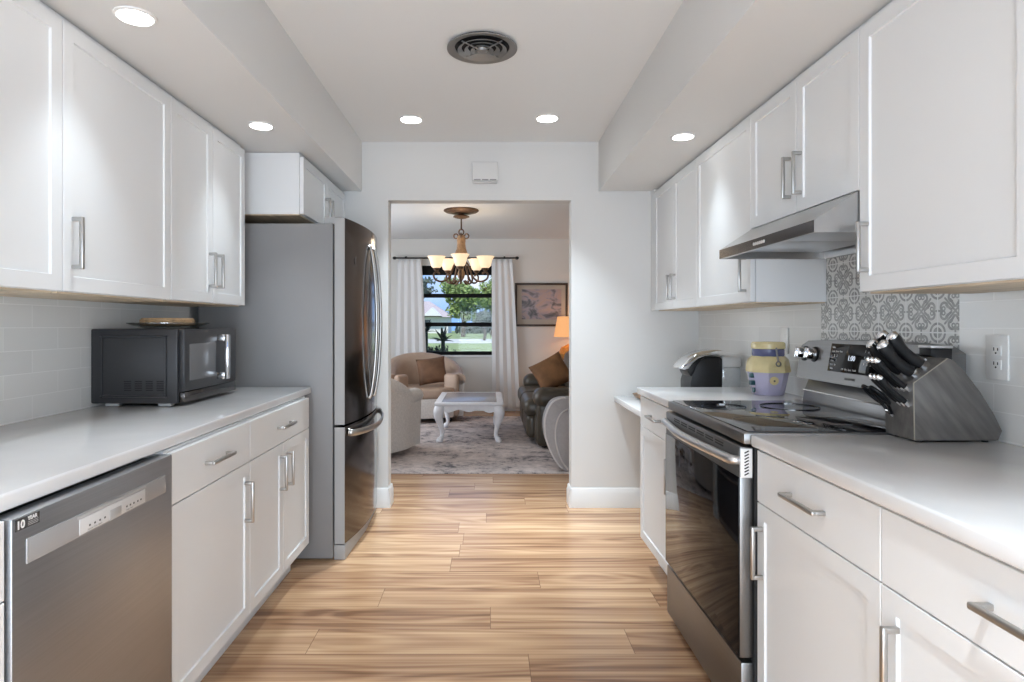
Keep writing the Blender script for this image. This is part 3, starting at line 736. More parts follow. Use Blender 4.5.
marks(2.322, .066, 'Timer  Set', .009); marks(2.318, .052, 'Oven', .009)
marks(2.12, .120, '1   2   3', .014); marks(2.12, .098, '4   5   6', .014); marks(2.12, .076, '7   8   9', .014); marks(2.245, .052, 'Off   On   Start   Lock', .010)
text('lettering', 'FRIGIDAIRE', .013, panel(2.215, .018, .0008), (0, -1, 0), up, 'ink_dark', pn)

# ------------------------------------------------------------------ range hood
t = thing('range_hood', 'slanted stainless under-cabinet range hood over the range', 'range hood', (1.18, 2.19, 1.49))
hy0, hy1 = 1.818, 2.563
bm = BM(); prism(bm, [(0.955, 1.489), (0.955, 1.526), (1.083, 1.610), (1.398, 1.610), (1.398, 1.489)], 'y', hy0, hy1)
bm.normal_update()
bf = [f for f in bm.faces if f.normal.z < -.9][0]
bmesh.ops.inset_region(bm, faces=[bf], thickness=.022); bmesh.ops.inset_region(bm, faces=[bf], thickness=.002, depth=-.035)
obj('canopy', bm, 'steel_hood', t, 20)
bm = BM(); box(bm, 0.9535, 0.9555, hy0 + .002, hy1 - .002, 1.490, 1.5255); obj('front_lip', bm, 'steel_dk', t)
for a, b in ((hy0 + .05, 2.185), (2.195, hy1 - .05)):
    bm = BM(); box(bm, 1.05, 1.35, a, b, 1.512, 1.5235, .003)
    obj('filter', bm, 'steel_lt', t)
bm = BM(); box(bm, 0.985, 1.03, 2.1, 2.28, 1.514, 1.5235, .003); obj('light_lens', bm, 'white', t)
for i in range(6):
    bm = BM(); lathe(bm, [(.006, 0), (.006, .003), (0, .003)], (0.9535, 2.145 + i * .016, 1.507), 12, 'x', mtx=None)
    for v in bm.verts: v.co.x = 0.9535 - (v.co.x - 0.9535)
    bmesh.ops.recalc_face_normals(bm, faces=bm.faces); obj('button', bm, 'ltgrey', t)

# ------------------------------------------------------------------ knife block, knives, scissors
t = thing('knife_block', 'grey stained wooden knife block by the outlet on the right worktop', 'knife block', (1.25, 1.727, CT))
kprof = [(1.146, 0.906), (1.143, 1.061), (1.235, 1.128), (1.252, 1.122), (1.285, 1.088), (1.325, 1.035), (1.362, 0.975), (1.383, 0.932), (1.372, 0.906)]
bm = BM(); prism(bm, kprof, 'y', 1.668, 1.790, .002); obj('body', bm, 'blockwood', t)
bm = BM()
for y in (1.6685,): tube(bm, [(1.1465, y, 0.908), (1.1437, y, 1.0605), (1.2348, y, 1.127)], .0018, 6)
obj('edge_line', bm, 'blockedge', t)
for x in (1.165, 1.345):
    for y in (1.68, 1.765):
        bm = BM(); lathe(bm, [(.008, 0), (.008, .006)], (x, y, CT + .0005), 10); obj('foot', bm, 'black', t)
kd = Vector((-0.73, 0, 0.68)).normalized()
def knife(base, L, w, label, grp, big=True, lean=0.0):
    b = Vector(base); d = (kd + Vector((0, lean, 0))).normalized(); side = Vector((d.z, 0, -d.x)).normalized()
    k = thing('kitchen_knife' if big else 'steak_knife', label, 'knife', b, grp)
    r_ = [w * q for q in (.85, .95, .86, .80, .92, 1.08, 1.0)]
    bend = side * (-.010 if big else -.004)
    ps = [b + d * (L * q) + bend * (1 - (2 * q - 1) ** 2) * 1.0 for q in (.12, .25, .4, .55, .7, .86, .93)]
    bm = BM(); tube(bm, ps, r_, 12, flat=.68, up=side); obj('handle', bm, 'black', k, 60)
    bm = BM(); tube(bm, [b - d * .002, b + d * (L * .06), b + d * (L * .13)], [w * .8, w * .8, w * .9], 10, flat=.6, up=side); obj('bolster', bm, 'chrome', k)
    bm = BM(); tube(bm, [ps[-1] - d * .002, ps[-1] + d * .006, ps[-1] + d * .011], [w * 1.0, w * .98, w * .6], 12, flat=.7, up=side); obj('end_cap', bm, 'chrome', k)
    return k
A_, B_ = Vector((1.143, 0, 1.061)), Vector((1.235, 0, 1.128))
def top(s, y): v = A_.lerp(B_, s); return (v.x, y, v.z)
G1 = 'large black-handled knives in the top of the knife block'
knife(top(.28, 1.692), .132, .0175, 'large black-handled knife in front, nearest side of the block top', G1)
knife(top(.62, 1.700), .132, .0175, 'large black-handled knife set highest on the block top, nearest side', G1)
knife(top(.30, 1.742), .132, .0175, 'large black-handled knife at the middle of the block top', G1)
knife(top(.66, 1.750), .132, .0175, 'large black-handled knife at the back of the block top', G1)
G2 = 'small steak knives in the front of the knife block'
rows = (('upper', 1.040), ('lower', 1.000))
cols = (('nearest the camera', 1.683), ('in the middle', 1.700), ('next to the scissors' , 1.717))
for rn, z in rows:
    for cn, y in cols:
        knife((1.1425 - (0.0 if rn == 'upper' else 0.0), y + .0, z), .125 if rn == 'upper' else .115, .0085, 'small black steak knife in the %s row of the block front, %s' % (rn, cn), G2, False)
t = thing('scissors', 'black-handled kitchen scissors hanging in the front of the knife block', 'scissors', (1.13, 1.755, 0.99))
for s_, nm in ((1, 'a'), (-1, 'b')):
    bm = BM(); c0 = Vector((1.095, 1.752 + s_ * .017, 1.020)); pts = []
    for i in range(20):
        a = i * PI / 10; pts.append(c0 + kd * (.034 * math.cos(a)) + Vector((0, 1, 0)) * (.015 * math.sin(a)) )
    tube(bm, pts, .0052, 8, True); tube(bm, [c0 - kd * .028, Vector((1.137, 1.752 + s_ * .004, .968))], .0045, 8)
    obj('finger_loop', bm, 'black', t, 60)
bm = BM(); lathe(bm, [(.006, -.006), (.006, .006)], (1.130, 1.752, 0.975), 12, 'y'); tube(bm, [(1.137, 1.752, .968), (1.1435, 1.752, .962)], .005, 8); obj('pivot', bm, 'chrome', t)

t = thing('sharpening_tool', 'black square-ended tool with silver top at the back of knife block', 'sharpener', (1.27, 1.76, 1.12))
bm = BM(); prism(bm, [(1.240, 1.1312), (1.2537, 1.1247), (1.2868, 1.0907), (1.300, 1.0735), (1.300, 1.152), (1.240, 1.152)], 'y', 1.738, 1.786, .0015); obj('body', bm, 'black', t)
bm = BM(); box(bm, 1.238, 1.302, 1.736, 1.788, 1.1515, 1.160, .002); obj('cap', bm, 'steel_lt', t)

# ------------------------------------------------------------------ cookie jar
t = thing('cookie_jar', 'yellow and lavender ceramic clamp jar with flower on short worktop', 'jar', (1.276, 2.83, CT))
jc = (1.276, 2.83, CT + .0008)
bm = BM(); lathe(bm, [(0, 0), (.064, 0), (.068, .004), (.079, .06), (.088, .105), (.0, .105)], jc, 8, mtx=Matrix.Rotation(PI / 8, 4, 'Z')); lw = obj('lower_body', bm, 'lavender', t)
bm = BM(); lathe(bm, [(0, .103), (.094, .103), (.095, .110), (.093, .125), (.086, .160), (.070, .176), (0, .176)], jc, 8, mtx=Matrix.Rotation(PI / 8, 4, 'Z')); obj('upper_body', bm, 'yellow', t)
bm = BM(); lathe(bm, [(0, .175), (.066, .175), (.069, .180), (.069, .206), (.066, .209), (0, .209)], jc, 28); obj('neck_band', bm, 'blueglaze', t)
bm = BM(); lathe(bm, [(0, .2085), (.070, .2085), (.073, .213), (.072, .232), (.066, .239), (0, .241)], jc, 28); obj('lid', bm, 'yellow', t)
jx, jy = jc[0], jc[1]
bm = BM(); 
lathe(bm, [(0, 0), (.019, 0), (.019, .006), (0, .006)], (0, 0, 0), 18, mtx=Matrix.Translation((jx - .012, jy - .084, CT + .070)) @ Matrix.Rotation(math.radians(98), 4, 'X'))
fl = obj('flower', bm, 'yellow', t)
bm = BM(); lathe(bm, [(0, 0), (.004, 0), (.004, .008), (0, .008)], (0, 0, 0), 12, mtx=Matrix.Translation((jx - .012, jy - .0845, CT + .070)) @ Matrix.Rotation(math.radians(98), 4, 'X')); obj('flower_centre', bm, 'ink_dark', fl)
bm = BM(); tube(bm, [(jx + .004, jy - .071, CT + .215), (jx + .004, jy - .078, CT + .19), (jx + .004, jy - .092, CT + .155)], .0045, 8)
tube(bm, [(jx + .004 + .010 * math.cos(i * PI / 8), jy - .094, CT + .145 + .010 * math.sin(i * PI / 8)) for i in range(16)], .003, 6, True); obj('clasp', bm, 'vent', t)
bm = BM()
for i, z in enumerate((.012, .045, .078)): box(bm, jx - .093 + (0 if i else .014) - .0, jx - .070, jy - .032, jy - .008, CT + z, CT + z + .022, .004)
obj('side_band', bm, 'teal', t)

# ------------------------------------------------------------------ coffee maker on the desk
t = thing('coffee_maker', 'black and silver pod coffee maker with clear tank in the far corner', 'coffee maker', (1.2, 3.45, .743))
Z0 = .7438
def kp(x, z): return (x, Z0 + z)
bm = BM(); prism(bm, [kp(1.095, 0), kp(1.095, .165), kp(1.125, .255), kp(1.16, .290), kp(1.25, .302), kp(1.268, .29), kp(1.268, .055), kp(1.378, .055), kp(1.378, 0)], 'y', 3.36, 3.54, .006); obj('body', bm, 'black', t)
bm = BM(); prism(bm, [kp(1.075, .262), kp(1.085, .215), kp(1.100, .192), kp(1.165, .192), kp(1.175, .30), kp(1.11, .295)], 'y', 3.375, 3.525, .008); obj('brew_head', bm, 'black', t)
bm = BM(); prism(bm, [kp(1.040, .238), kp(1.058, .262), kp(1.09, .292), kp(1.13, .315), kp(1.18, .330), kp(1.24, .338), kp(1.292, .336), kp(1.292, .305), kp(1.24, .308), kp(1.18, .302), kp(1.14, .288), kp(1.11, .262), kp(1.092, .236), kp(1.07, .228)], 'y', 3.368, 3.532, .006); obj('silver_lid', bm, 'chrome', t, 50)
bm = BM(); box(bm, 1.272, 1.374, 3.37, 3.53, Z0 + .057, Z0 + .275, .012); obj('water_tank', bm, 'clear', t)
bm = BM(); box(bm, 1.270, 1.376, 3.368, 3.532, Z0 + .240, Z0 + .300, .010); obj('tank_lid', bm, 'ltgrey', t)
bm = BM(); box(bm, 1.02, 1.10, 3.37, 3.53, Z0, Z0 + .028, .005); obj('drip_tray', bm, 'steel_lt', t)

bm = BM(); lathe(bm, [(0, 0), (.04, 0), (.068, .012), (.085, .034), (.081, .034), (.064, .018), (.03, .008), (0, .008)], (1.005, 3.96, .7436), 32)
tag(obj('wooden_bowl', bm, 'bowlwood'), 'small brown wooden bowl on the low far desk top', 'bowl')

# ------------------------------------------------------------------ outlets and wall box
def plate(name, label, y, z, kind):
    t = thing(name, label, 'outlet' if kind else 'switch', (XR - .01, y, z))
    bm = BM(); box(bm, XR - .0155, XR - .0085, y - .037, y + .037, z - .062, z + .062, .003); pl = obj('cover_plate', bm, 'white', t)
    if kind:
        for dz in (.0195, -.0195):
            bm = BM(); box(bm, XR - .0175, XR - .0145, y - .017, y + .017, z + dz - .014, z + dz + .014, .006, 3); so = obj('socket', bm, 'white', t)
            for dy, hh in ((.0065, .009), (-.0065, .0075)):
                bm = BM(); box(bm, XR - .0182, XR - .0172, y + dy - .0013, y + dy + .0013, z + dz - .001, z + dz - .001 + hh); obj('slot', bm, 'black', so, 0)
            bm = BM(); lathe(bm, [(.0026, 0), (.0026, .001)], (XR - .0182, y, z + dz - .0075), 10, 'x'); obj('ground_hole', bm, 'black', so, 0)
    else:
        bm = BM(); box(bm, XR - .018, XR - .0145, y - .017, y + .017, z - .034, z + .034, .002); obj('rocker', bm, 'white', t)
plate('wall_outlet', 'white double wall outlet on tiles behind the knife block', 1.702, 1.128, True)
plate('wall_switch', 'white wall plate on tiles between cookie jar and range', 2.93, 1.142, False)
t = thing('door_chime', 'small white box with slots on the wall over the opening', 'door chime', (-.02, YB, 2.16))
bm = BM(); box(bm, -0.108, 0.062, YB - .032, YB - .001, 2.172, 2.30, .006); obj('housing', bm, 'wall', t)
bm = BM(); box(bm, -0.102, 0.056, YB - .030, YB - .001, 2.160, 2.172, .003); obj('lower_housing', bm, 'ltgrey', t)
bm = BM()
for i in range(3): box(bm, -0.096 + i * .052, -0.052 + i * .052, YB - .0335, YB - .028, 2.176, 2.184)
obj('slots', bm, 'vent', t)

# ------------------------------------------------------------------ ceiling fittings
t = thing('ceiling_vent', 'round grey slotted air vent in the kitchen ceiling', 'vent', (-0.028, 2.72, HC))
vc = (-0.028, 2.72, HC)
bm = BM(); lathe(bm, [(.0, -.0005), (.14, -.0005), (.14, -.003), (0, -.003)], vc, 40); obj('duct_dark_disc', bm, 'black', t)  # black disc paints the vent's shaded inside; the ceiling is uncut
def conering(r0, r1, z0, z1, th=.004):
    bm = BM(); lathe(bm, [(r0, z0), (r0, z0 + th), (r1, z1 + th), (r1, z1), ], vc, 48)
    # open centre: remove caps
    caps = [f for f in bm.faces if len(f.verts) > 4]; bmesh.ops.delete(bm, geom=caps, context='FACES_ONLY')
    g = bm
    return g
def ring(r0, r1, z0, z1, th=.003):
    """conical ring from (r0,z0) inner to (r1,z1) outer with thickness"""
    bm = BM(); seg = 48; P = [(r0, z0), (r1, z1), (r1, z1 - th), (r0, z0 - th)]
    V = [[bm.verts.new((vc[0] + r * math.cos(2 * PI * i / seg), vc[1] + r * math.sin(2 * PI * i / seg), vc[2] + z)) for r, z in P] for i in range(seg)]
    for i in range(seg):
        for k in range(4): bm.faces.new((V[i][k], V[i][(k + 1) % 4], V[(i + 1) % seg][(k + 1) % 4], V[(i + 1) % seg][k]))
    bmesh.ops.recalc_face_normals(bm, faces=bm.faces)
    return bm
obj('flange', ring(.120, .154, -.004, -.010, .004), 'vent', t)
for r0, r1 in ((.090, .108), (.062, .078), (.034, .050)): obj('louvre_ring', ring(r0, r1, -.008, -.019), 'vent', t)
bm = BM(); lathe(bm, [(0, -.026), (.022, -.024), (.026, -.014), (0, -.014)], vc, 24); obj('centre_boss', bm, 'vent', t)
for k in range(4):
    a = PI / 4 + k * PI / 2
    bm = BM(); tube(bm, [(vc[0] + .02 * math.cos(a), vc[1] + .02 * math.sin(a), HC - .020), (vc[0] + .12 * math.cos(a), vc[1] + .12 * math.sin(a), HC - .016)], .0035, 6); obj('spoke', bm, 'vent', t)

def downlight(x, y, z, label, power, lr=.061):
    t = thing('recessed_light', label, 'ceiling light', (x, y, z), 'recessed ceiling lights')
    bm = BM(); lathe(bm, [(lr - .003, -.0005), (lr + .010, -.0005), (lr + .009, -.004), (lr + .004, -.006), (lr - .003, -.006)], (x, y, z), 40); obj('trim_ring', bm, 'white', t)
    bm = BM(); lathe(bm, [(0, -.004), (lr, -.004), (lr - .001, -.0075), (0, -.0085)], (x, y, z), 40); obj('lens', bm, 'led', t)
    lamp('recessed_lamp', 'AREA', (x, y, z - .014), (0, 0, 0), power, (.82, .925, 1.0), .12, shape='DISK', spread=math.radians(76))
PW = 8.4
downlight(-1.02, 1.79, HS, 'round recessed light in the left soffit, nearest the camera', PW * .10, .048)
downlight(-1.016, 2.77, HS, 'round recessed light in the left soffit, just before the refrigerator', PW * .10, .048)
downlight(-0.46, 3.68, HC, 'round recessed light in the main ceiling, left of the pair', PW * .82)
downlight(0.347, 3.66, HC, 'round recessed light in the main ceiling, right of the pair', PW * .82)
downlight(0.919, 2.93, HS, 'round recessed light in the right soffit beyond the hood', PW * .10, .048)
for x, y in ((-0.46, 0.3), (0.347, 0.3), (-0.46, -1.2), (0.347, -1.2)):  # unseen ceiling lights, added to help light the kitchen
    downlight(x, y, HC, 'added round recessed light in the ceiling, unseen above and behind the camera', PW * 1.12)

# ------------------------------------------------------------------ living room
bm = BM(); box(bm, -2.3, 1.6, 5.06, 8.21, 0.0008, 0.011, .003)
tag(obj('rug', bm, 'rug'), 'large mottled grey and pink rug in the living room', 'rug')
RZ = .0115

# coffee table with cabriole legs
t = thing('coffee_table', 'white carved coffee table with curved legs and grey top', 'coffee table', (-.2, 6.85, RZ))
tx0, tx1, ty0, ty1 = -.555, .155, 6.33, 7.37
bm = BM(); box(bm, tx0, tx1, ty0, ty1, .392, .421, .008, 3)
obj('table_top', bm, 'tablewhite', t)
bm = BM(); box(bm, tx0 + .07, tx1 - .07, ty0 + .07, ty1 - .07, .4205, .4235, .001); obj('inset_panel', bm, 'tableglass', t)
def apron(along, a0, a1, fix, th):
    n = 28; pts = [(a0, .392), (a1, .392)]
    for i in range(n + 1):
        u = i / n; q = abs(2 * u - 1)
        z = .335 - .018 * math.cos(q * PI * 3) * (0.6 + .4 * q) - .03 * q ** 6
        pts.append((a1 + (a0 - a1) * u, z))
    bm = BM()
    prism(bm, pts, 'y' if along == 'x' else 'x', fix, fix + th); return bm
for nm, bm in (('apron', apron('x', tx0 + .05, tx1 - .05, ty0 + .03, .02)), ('apron', apron('x', tx0 + .05, tx1 - .05, ty1 - .05, .02)),
               ('apron', apron('y', ty0 + .05, ty1 - .05, tx0 + .03, .02)), ('apron', apron('y', ty0 + .05, ty1 - .05, tx1 - .05, .02))):
    obj(nm, bm, 'tablewhite', t)
for sx in (-1, 1):
    for sy in (-1, 1):
        cx = tx0 + .075 if sx < 0 else tx1 - .075; cy = ty0 + .075 if sy < 0 else ty1 - .075
        dx, dy = sx * .7071, sy * .7071
        prof = [(0.0, .395, .045), (.030, .365, .055), (.048, .320, .055), (.045, .265, .044), (.022, .20, .032), (.002, .135, .024), (-.004, .085, .021), (.010, .052, .025), (.034, .036, .030), (.050, .022, .012)]
        ps = smooth_path([(cx + dx * o_, cy + dy * o_, z + .0) for o_, z, r in prof], 4)
        rr = []
        for i in range(len(prof) - 1):
            for k in range(4): rr.append(prof[i][2] + (prof[i + 1][2] - prof[i][2]) * k / 4)
        rr.append(prof[-1][2])
        bm = BM(); tube(bm, ps, rr, 12, up=(dx, dy, 0)); lathe(bm, [(0, 0.0), (.030, .002), (.036, .014), (.028, .03), (0, .034)], (cx + dx * .034, cy + dy * .034, RZ), 14)
        obj('leg', bm, 'tablewhite', t, 60)

# tub chairs: facing local -y
def tub_chair(label, grp):
    t = thing('tub_chair', label, 'armchair', (0, 0, RZ), grp)
    A = math.radians(128); n = 40; R = .50
    def sweep(prof_of, tmax=A, flip=False):
        bm = BM(); V = []
        for i in range(n + 1):
            a = -tmax + 2 * tmax * i / n; k = abs(a) / A
            ring_ = []
            for r, z in prof_of(k):
                # round at the back, arms running straighter to the front
                x = r * math.sin(a); y = r * math.cos(a)
                if y < 0: x = math.copysign(r * (1 - .10 * (-y / r)), x)
                ring_.append(bm.verts.new((x, y * (1.0 if y > 0 else 1.05), z)))
            V.append(ring_)
        m = len(V[0])
        for i in range(n):
            for j in range(m): bm.faces.new((V[i][j], V[i + 1][j], V[i + 1][(j + 1) % m], V[i][(j + 1) % m]))
        bm.faces.new(V[0]); bm.faces.new(V[-1][::-1])
        bmesh.ops.recalc_face_normals(bm, faces=bm.faces)
        return bm
    def H(k): return .60 + .235 * (1 - min(1, k / .80) ** 2.0)
    def shell(k):
        h = H(k); return [(R - .10, .06), (R - .01, .06), (R, h - .16), (R, h - .09), (R - .10, h - .10), (R - .10, .30)]
    def roll(k):
        h = H(k); cz = h - .075; rr = .075; pts = []
        for i in range(12): pts.append((R - .055 + rr * 1.0 * math.cos(i * PI / 6), cz + rr * math.sin(i * PI / 6)))
        return pts
    def inner(k):
        h = H(k); return [(R - .165, .30), (R - .10, .30), (R - .10, h - .09), (R - .09, h - .02), (R - .13, h - .03), (R - .16, h - .12), (R - .175, .45)]
    obj('outer_shell', sweep(shell), 'cream', t, 50)
    obj('rolled_arm', sweep(roll), 'tan', t, 60)
    obj('inner_back', sweep(inner, A * .97), 'tan', t, 60)
    for s_ in (-1, 1):
        a = s_ * A; bm = BM(); rr = .435; h = H(1.0)
        mt = Matrix.Translation((rr * math.sin(a) * .938, rr * math.cos(a) * 1.05, 0)) @ Matrix.Rotation(-a, 4, 'Z')
        box(bm, -.035 if s_ > 0 else -.055, .055 if s_ > 0 else .035, -.10, .10, .06, h - .004, .045, 4, mtx=mt); obj('arm_front', bm, 'tan', t, 60)
    bm = BM()
    pts = [(.36 * math.sin(a), .34 * math.cos(a)) for a in [math.radians(q) for q in range(-100, 101, 10)]]
    pts = pts + [(-.33 * -1, -.40), (.15, -.46), (-.15, -.46), (-.33, -.40)]
    prism(bm, pts, 'z', .30, .425, .03, 3); obj('seat_cushion', bm, 'tan', t, 60)
    bm = BM(); pts2 = [(x * .98, y * .98) for x, y in pts]; prism(bm, pts2, 'z', .06, .298, .01); obj('skirt', bm, 'cream', t, 50)
    for x, y in ((-.28, -.33), (.28, -.33), (-.25, .25), (.25, .25)):
        bm = BM(); lathe(bm, [(.025, .0005), (.032, .06)], (x, y, 0), 12); obj('foot', bm, 'black', t)
    for ch in t.children: 
        ch.matrix_parent_inverse = Matrix.Identity(4)
    return t
tc1 = tub_chair('tan barrel armchair under the window, holding a brown cushion', 'barrel armchairs')
tc1.location = (-.84, 8.00, RZ); tc1.rotation_euler = (0, 0, math.radians(14))
tc2 = copy_thing(tc1, (-1.21, 5.90, RZ), math.radians(158), 'cream barrel armchair seen from its side, just past the left jamb')
for ch in tc2.children:
    if ch.name.startswith('rolled_arm'): ch.data = ch.data.copy(); ch.data.materials[0] = M['cream']
bm = BM(); cushion(bm, .37, .34, .14, Matrix.Translation((-.72, 7.90, .635)) @ Matrix.Rotation(math.radians(12), 4, 'Z') @ Matrix.Rotation(math.radians(76), 4, 'X') @ Matrix.Rotation(math.radians(7), 4, 'Z'))
tag(obj('throw_cushion', bm, 'patch', None, 70), 'brown patchwork cushion propped in the tan armchair', 'cushion')

# sofa along the right wall, facing -x
t = thing('sofa', 'dark olive leather sofa along the right side of living room', 'sofa', (1.0, 6.95, RZ))
sy0, sy1 = 5.98, 7.98
bm = BM(); box(bm, .46, 1.38, sy0 + .06, sy1 - .06, .05, .32, .04, 3); obj('base', bm, 'olive', t, 60)
for a, b in ((sy0 + .27, 6.98), (6.98, sy1 - .27)):
    bm = BM(); box(bm, .36, 1.10, a, b, .28, .47, .075, 5); obj('seat_cushion', bm, 'olive', t, 60)
    bm = BM(); box(bm, .92, 1.28, a, b, .42, .92, .12, 5); obj('back_cushion', bm, 'olive', t, 60)
    bm = BM(); box(bm, .385, .50, a + .01, b - .01, .07, .31, .05, 4); obj('footrest', bm, 'olive', t, 60)
bm = BM(); box(bm, 1.15, 1.42, sy0 + .05, sy1 - .05, .05, .86, .09, 4); obj('backrest', bm, 'olive', t, 60)
for a, b in ((sy0, sy0 + .29), (sy1 - .29, sy1)):
    bm = BM(); box(bm, .47, 1.36, a + .03, b - .03, .03, .50, .05, 4); box(bm, .44, 1.34, a, b, .40, .60, .095, 6); obj('arm', bm, 'olive', t, 60)
for x in (.55, 1.3):
    for y in (sy0 + .15, sy1 - .15):
        bm = BM(); lathe(bm, [(.03, .0005), (.03, .05)], (x, y, RZ), 12); obj('foot', bm, 'black', t)
bm = BM(); cushion(bm, .37, .37, .15, Matrix.Translation((.665, 6.55, .712)) @ Matrix.Rotation(math.radians(-15), 4, 'Z') @ Matrix.Rotation(math.radians(62), 4, 'X') @ Matrix.Rotation(math.radians(32), 4, 'Z'))
tag(obj('throw_pillow', bm, 'throw', None, 70), 'large rust brown pillow leaning on the olive leather sofa', 'pillow')

# grey rounded armchair in the near right corner of the living room, back to the viewer's right
t = thing('grey_armchair', 'grey round-armed chair with pale piping beside the right jamb', 'armchair', (.95, 5.45, RZ))
WH = [(565, 398.5), (560, 399), (553, 402), (548, 409), (545, 418), (544.3, 427), (545.5, 438), (549, 449), (554, 459), (560, 467), (566, 471.3)]
WP = [(568, 409), (562, 412.5), (557.5, 420), (555.5, 430), (555.8, 442), (558.5, 453), (563, 463), (568, 469.5)]
yw_ = 5.075
def wpt(q): return ((q[0] - 488.5) * yw_ / 620, CAM_H - (q[1] - 325) * yw_ / 620)
p_ = [(x, z) for x, y, z in smooth_path([(wpt(q)[0], 0, max(wpt(q)[1], .0135)) for q in WH], 3)]
p_ = [(1.45, p_[0][1])] + p_ + [(1.45, .0135)]
for y0_, y1_ in ((yw_, 5.25), (5.80, 5.94)):
    bm = BM(); prism(bm, p_ if y0_ < 5.5 else [(x + .12, z * .82 + .003) for x, z in p_], 'y', y0_, y1_, .004, 2); ar = obj('arm', bm, 'greychair', t, 50)
    if y0_ > 5.5: continue
    bm = BM(); tube(bm, [(x + .004, y0_ + .004, z + .003) for x, z in p_[1:-3]], .008, 6)
    tube(bm, smooth_path([(wpt(q)[0], y0_ - .002, wpt(q)[1]) for q in WP], 3), .007, 6); obj('piping', bm, 'piping', ar, 60)
bm = BM(); box(bm, .62, 1.42, 5.26, 5.79, .08, .42, .06, 4); obj('seat', bm, 'greychair', t, 60)
bm = BM(); box(bm, 1.22, 1.47, 5.34, 5.80, .10, .88, .07, 4); obj('backrest', bm, 'greychair', t, 60)

# side table and lamp
t = thing('side_table', 'small side table under the orange lamp, behind the jamb', 'table', (1.22, 8.38, 0))
bm = BM(); lathe(bm, [(0, .60), (.24, .60), (.245, .61), (.24, .625), (0, .625)], (1.22, 8.40, 0), 32); obj('table_top', bm, 'bowlwood', t)
bm = BM(); lathe(bm, [(.17, .0008), (.16, .02), (.03, .05), (.025, .30), (.035, .56), (.08, .6)], (1.22, 8.40, 0), 20); obj('pedestal', bm, 'bowlwood', t)
t = thing('table_lamp', 'lit table lamp with orange shade and amber base beside the sofa', 'lamp', (1.22, 8.40, .6255))
lc_ = (1.22, 8.40, .6255)
bm = BM(); lathe(bm, [(0, 0), (.09, 0), (.10, .015), (.07, .03), (.10, .06), (.20, .12), (.26, .20), (.22, .29), (.11, .345), (.05, .36), (.035, .40), (.02, .42), (0, .42)], lc_, 28)
for v in bm.verts:
    a = math.atan2(v.co.y - lc_[1], v.co.x - lc_[0]); k = 1 + .07 * math.cos(6 * a)
    v.co.x = lc_[0] + (v.co.x - lc_[0]) * k; v.co.y = lc_[1] + (v.co.y - lc_[1]) * k
obj('base', bm, 'amber', t, 60)
bm = BM(); seg = 36; V = []
for i in range(seg):
    a = 2 * PI * i / seg; V.append([bm.verts.new((lc_[0] + r * math.cos(a), lc_[1] + r * math.sin(a), lc_[2] + z)) for r, z in ((.335, .432), (.285, .705), (.281, .705), (.331, .432))])
for i in range(seg):
    for k in range(4): bm.faces.new((V[i][k], V[i][(k + 1) % 4], V[(i + 1) % seg][(k + 1) % 4], V[(i + 1) % seg][k]))
bmesh.ops.recalc_face_normals(bm, faces=bm.faces)
obj('lamp_shade', bm, 'lampshade', t, 60)
bm = BM(); lathe(bm, [(0, .41), (.012, .41), (.012, .50), (.035, .54), (.03, .58), (0, .60)], lc_, 14); obj('bulb', bm, 'shade', t, 60)
bm = BM()
for k in range(3): tube(bm, [(lc_[0], lc_[1], lc_[2] + .69), (lc_[0] + .28 * math.cos(k * 2.094), lc_[1] + .28 * math.sin(k * 2.094), lc_[2] + .69)], .003, 6)
tube(bm, [(lc_[0], lc_[1], lc_[2] + .58), (lc_[0], lc_[1], lc_[2] + .69)], .003, 6); obj('shade_spider', bm, 'bronze', t)
lamp('table_lamp_glow', 'POINT', (lc_[0], lc_[1], lc_[2] + .64), (0, 0, 0), 3, (1, .6, .3), radius=.04)

# framed picture
t = thing('framed_picture', 'framed watercolour landscape with wide taupe mat on living room wall', 'picture', (.748, YW, 1.5))
px0, px1, pz0, pz1 = .376, 1.122, 1.197, 1.812
bm = BM()
for b in ((px0, px1, pz0, pz0 + .03), (px0, px1, pz1 - .03, pz1), (px0, px0 + .03, pz0 + .03, pz1 - .03), (px1 - .03, px1, pz0 + .03, pz1 - .03)): box(bm, b[0], b[1], YW - .03, YW - .001, b[2], b[3], .002)
obj('frame', bm, 'picframe', t)
bm = BM(); box(bm, px0 + .03, px1 - .03, YW - .014, YW - .002, pz0 + .03, pz1 - .03); obj('mat_board', bm, 'matboard', t)
bm = BM(); box(bm, px0 + .095, px1 - .09, YW - .016, YW - .0135, pz0 + .10, pz1 - .09); obj('print', bm, 'art', t)

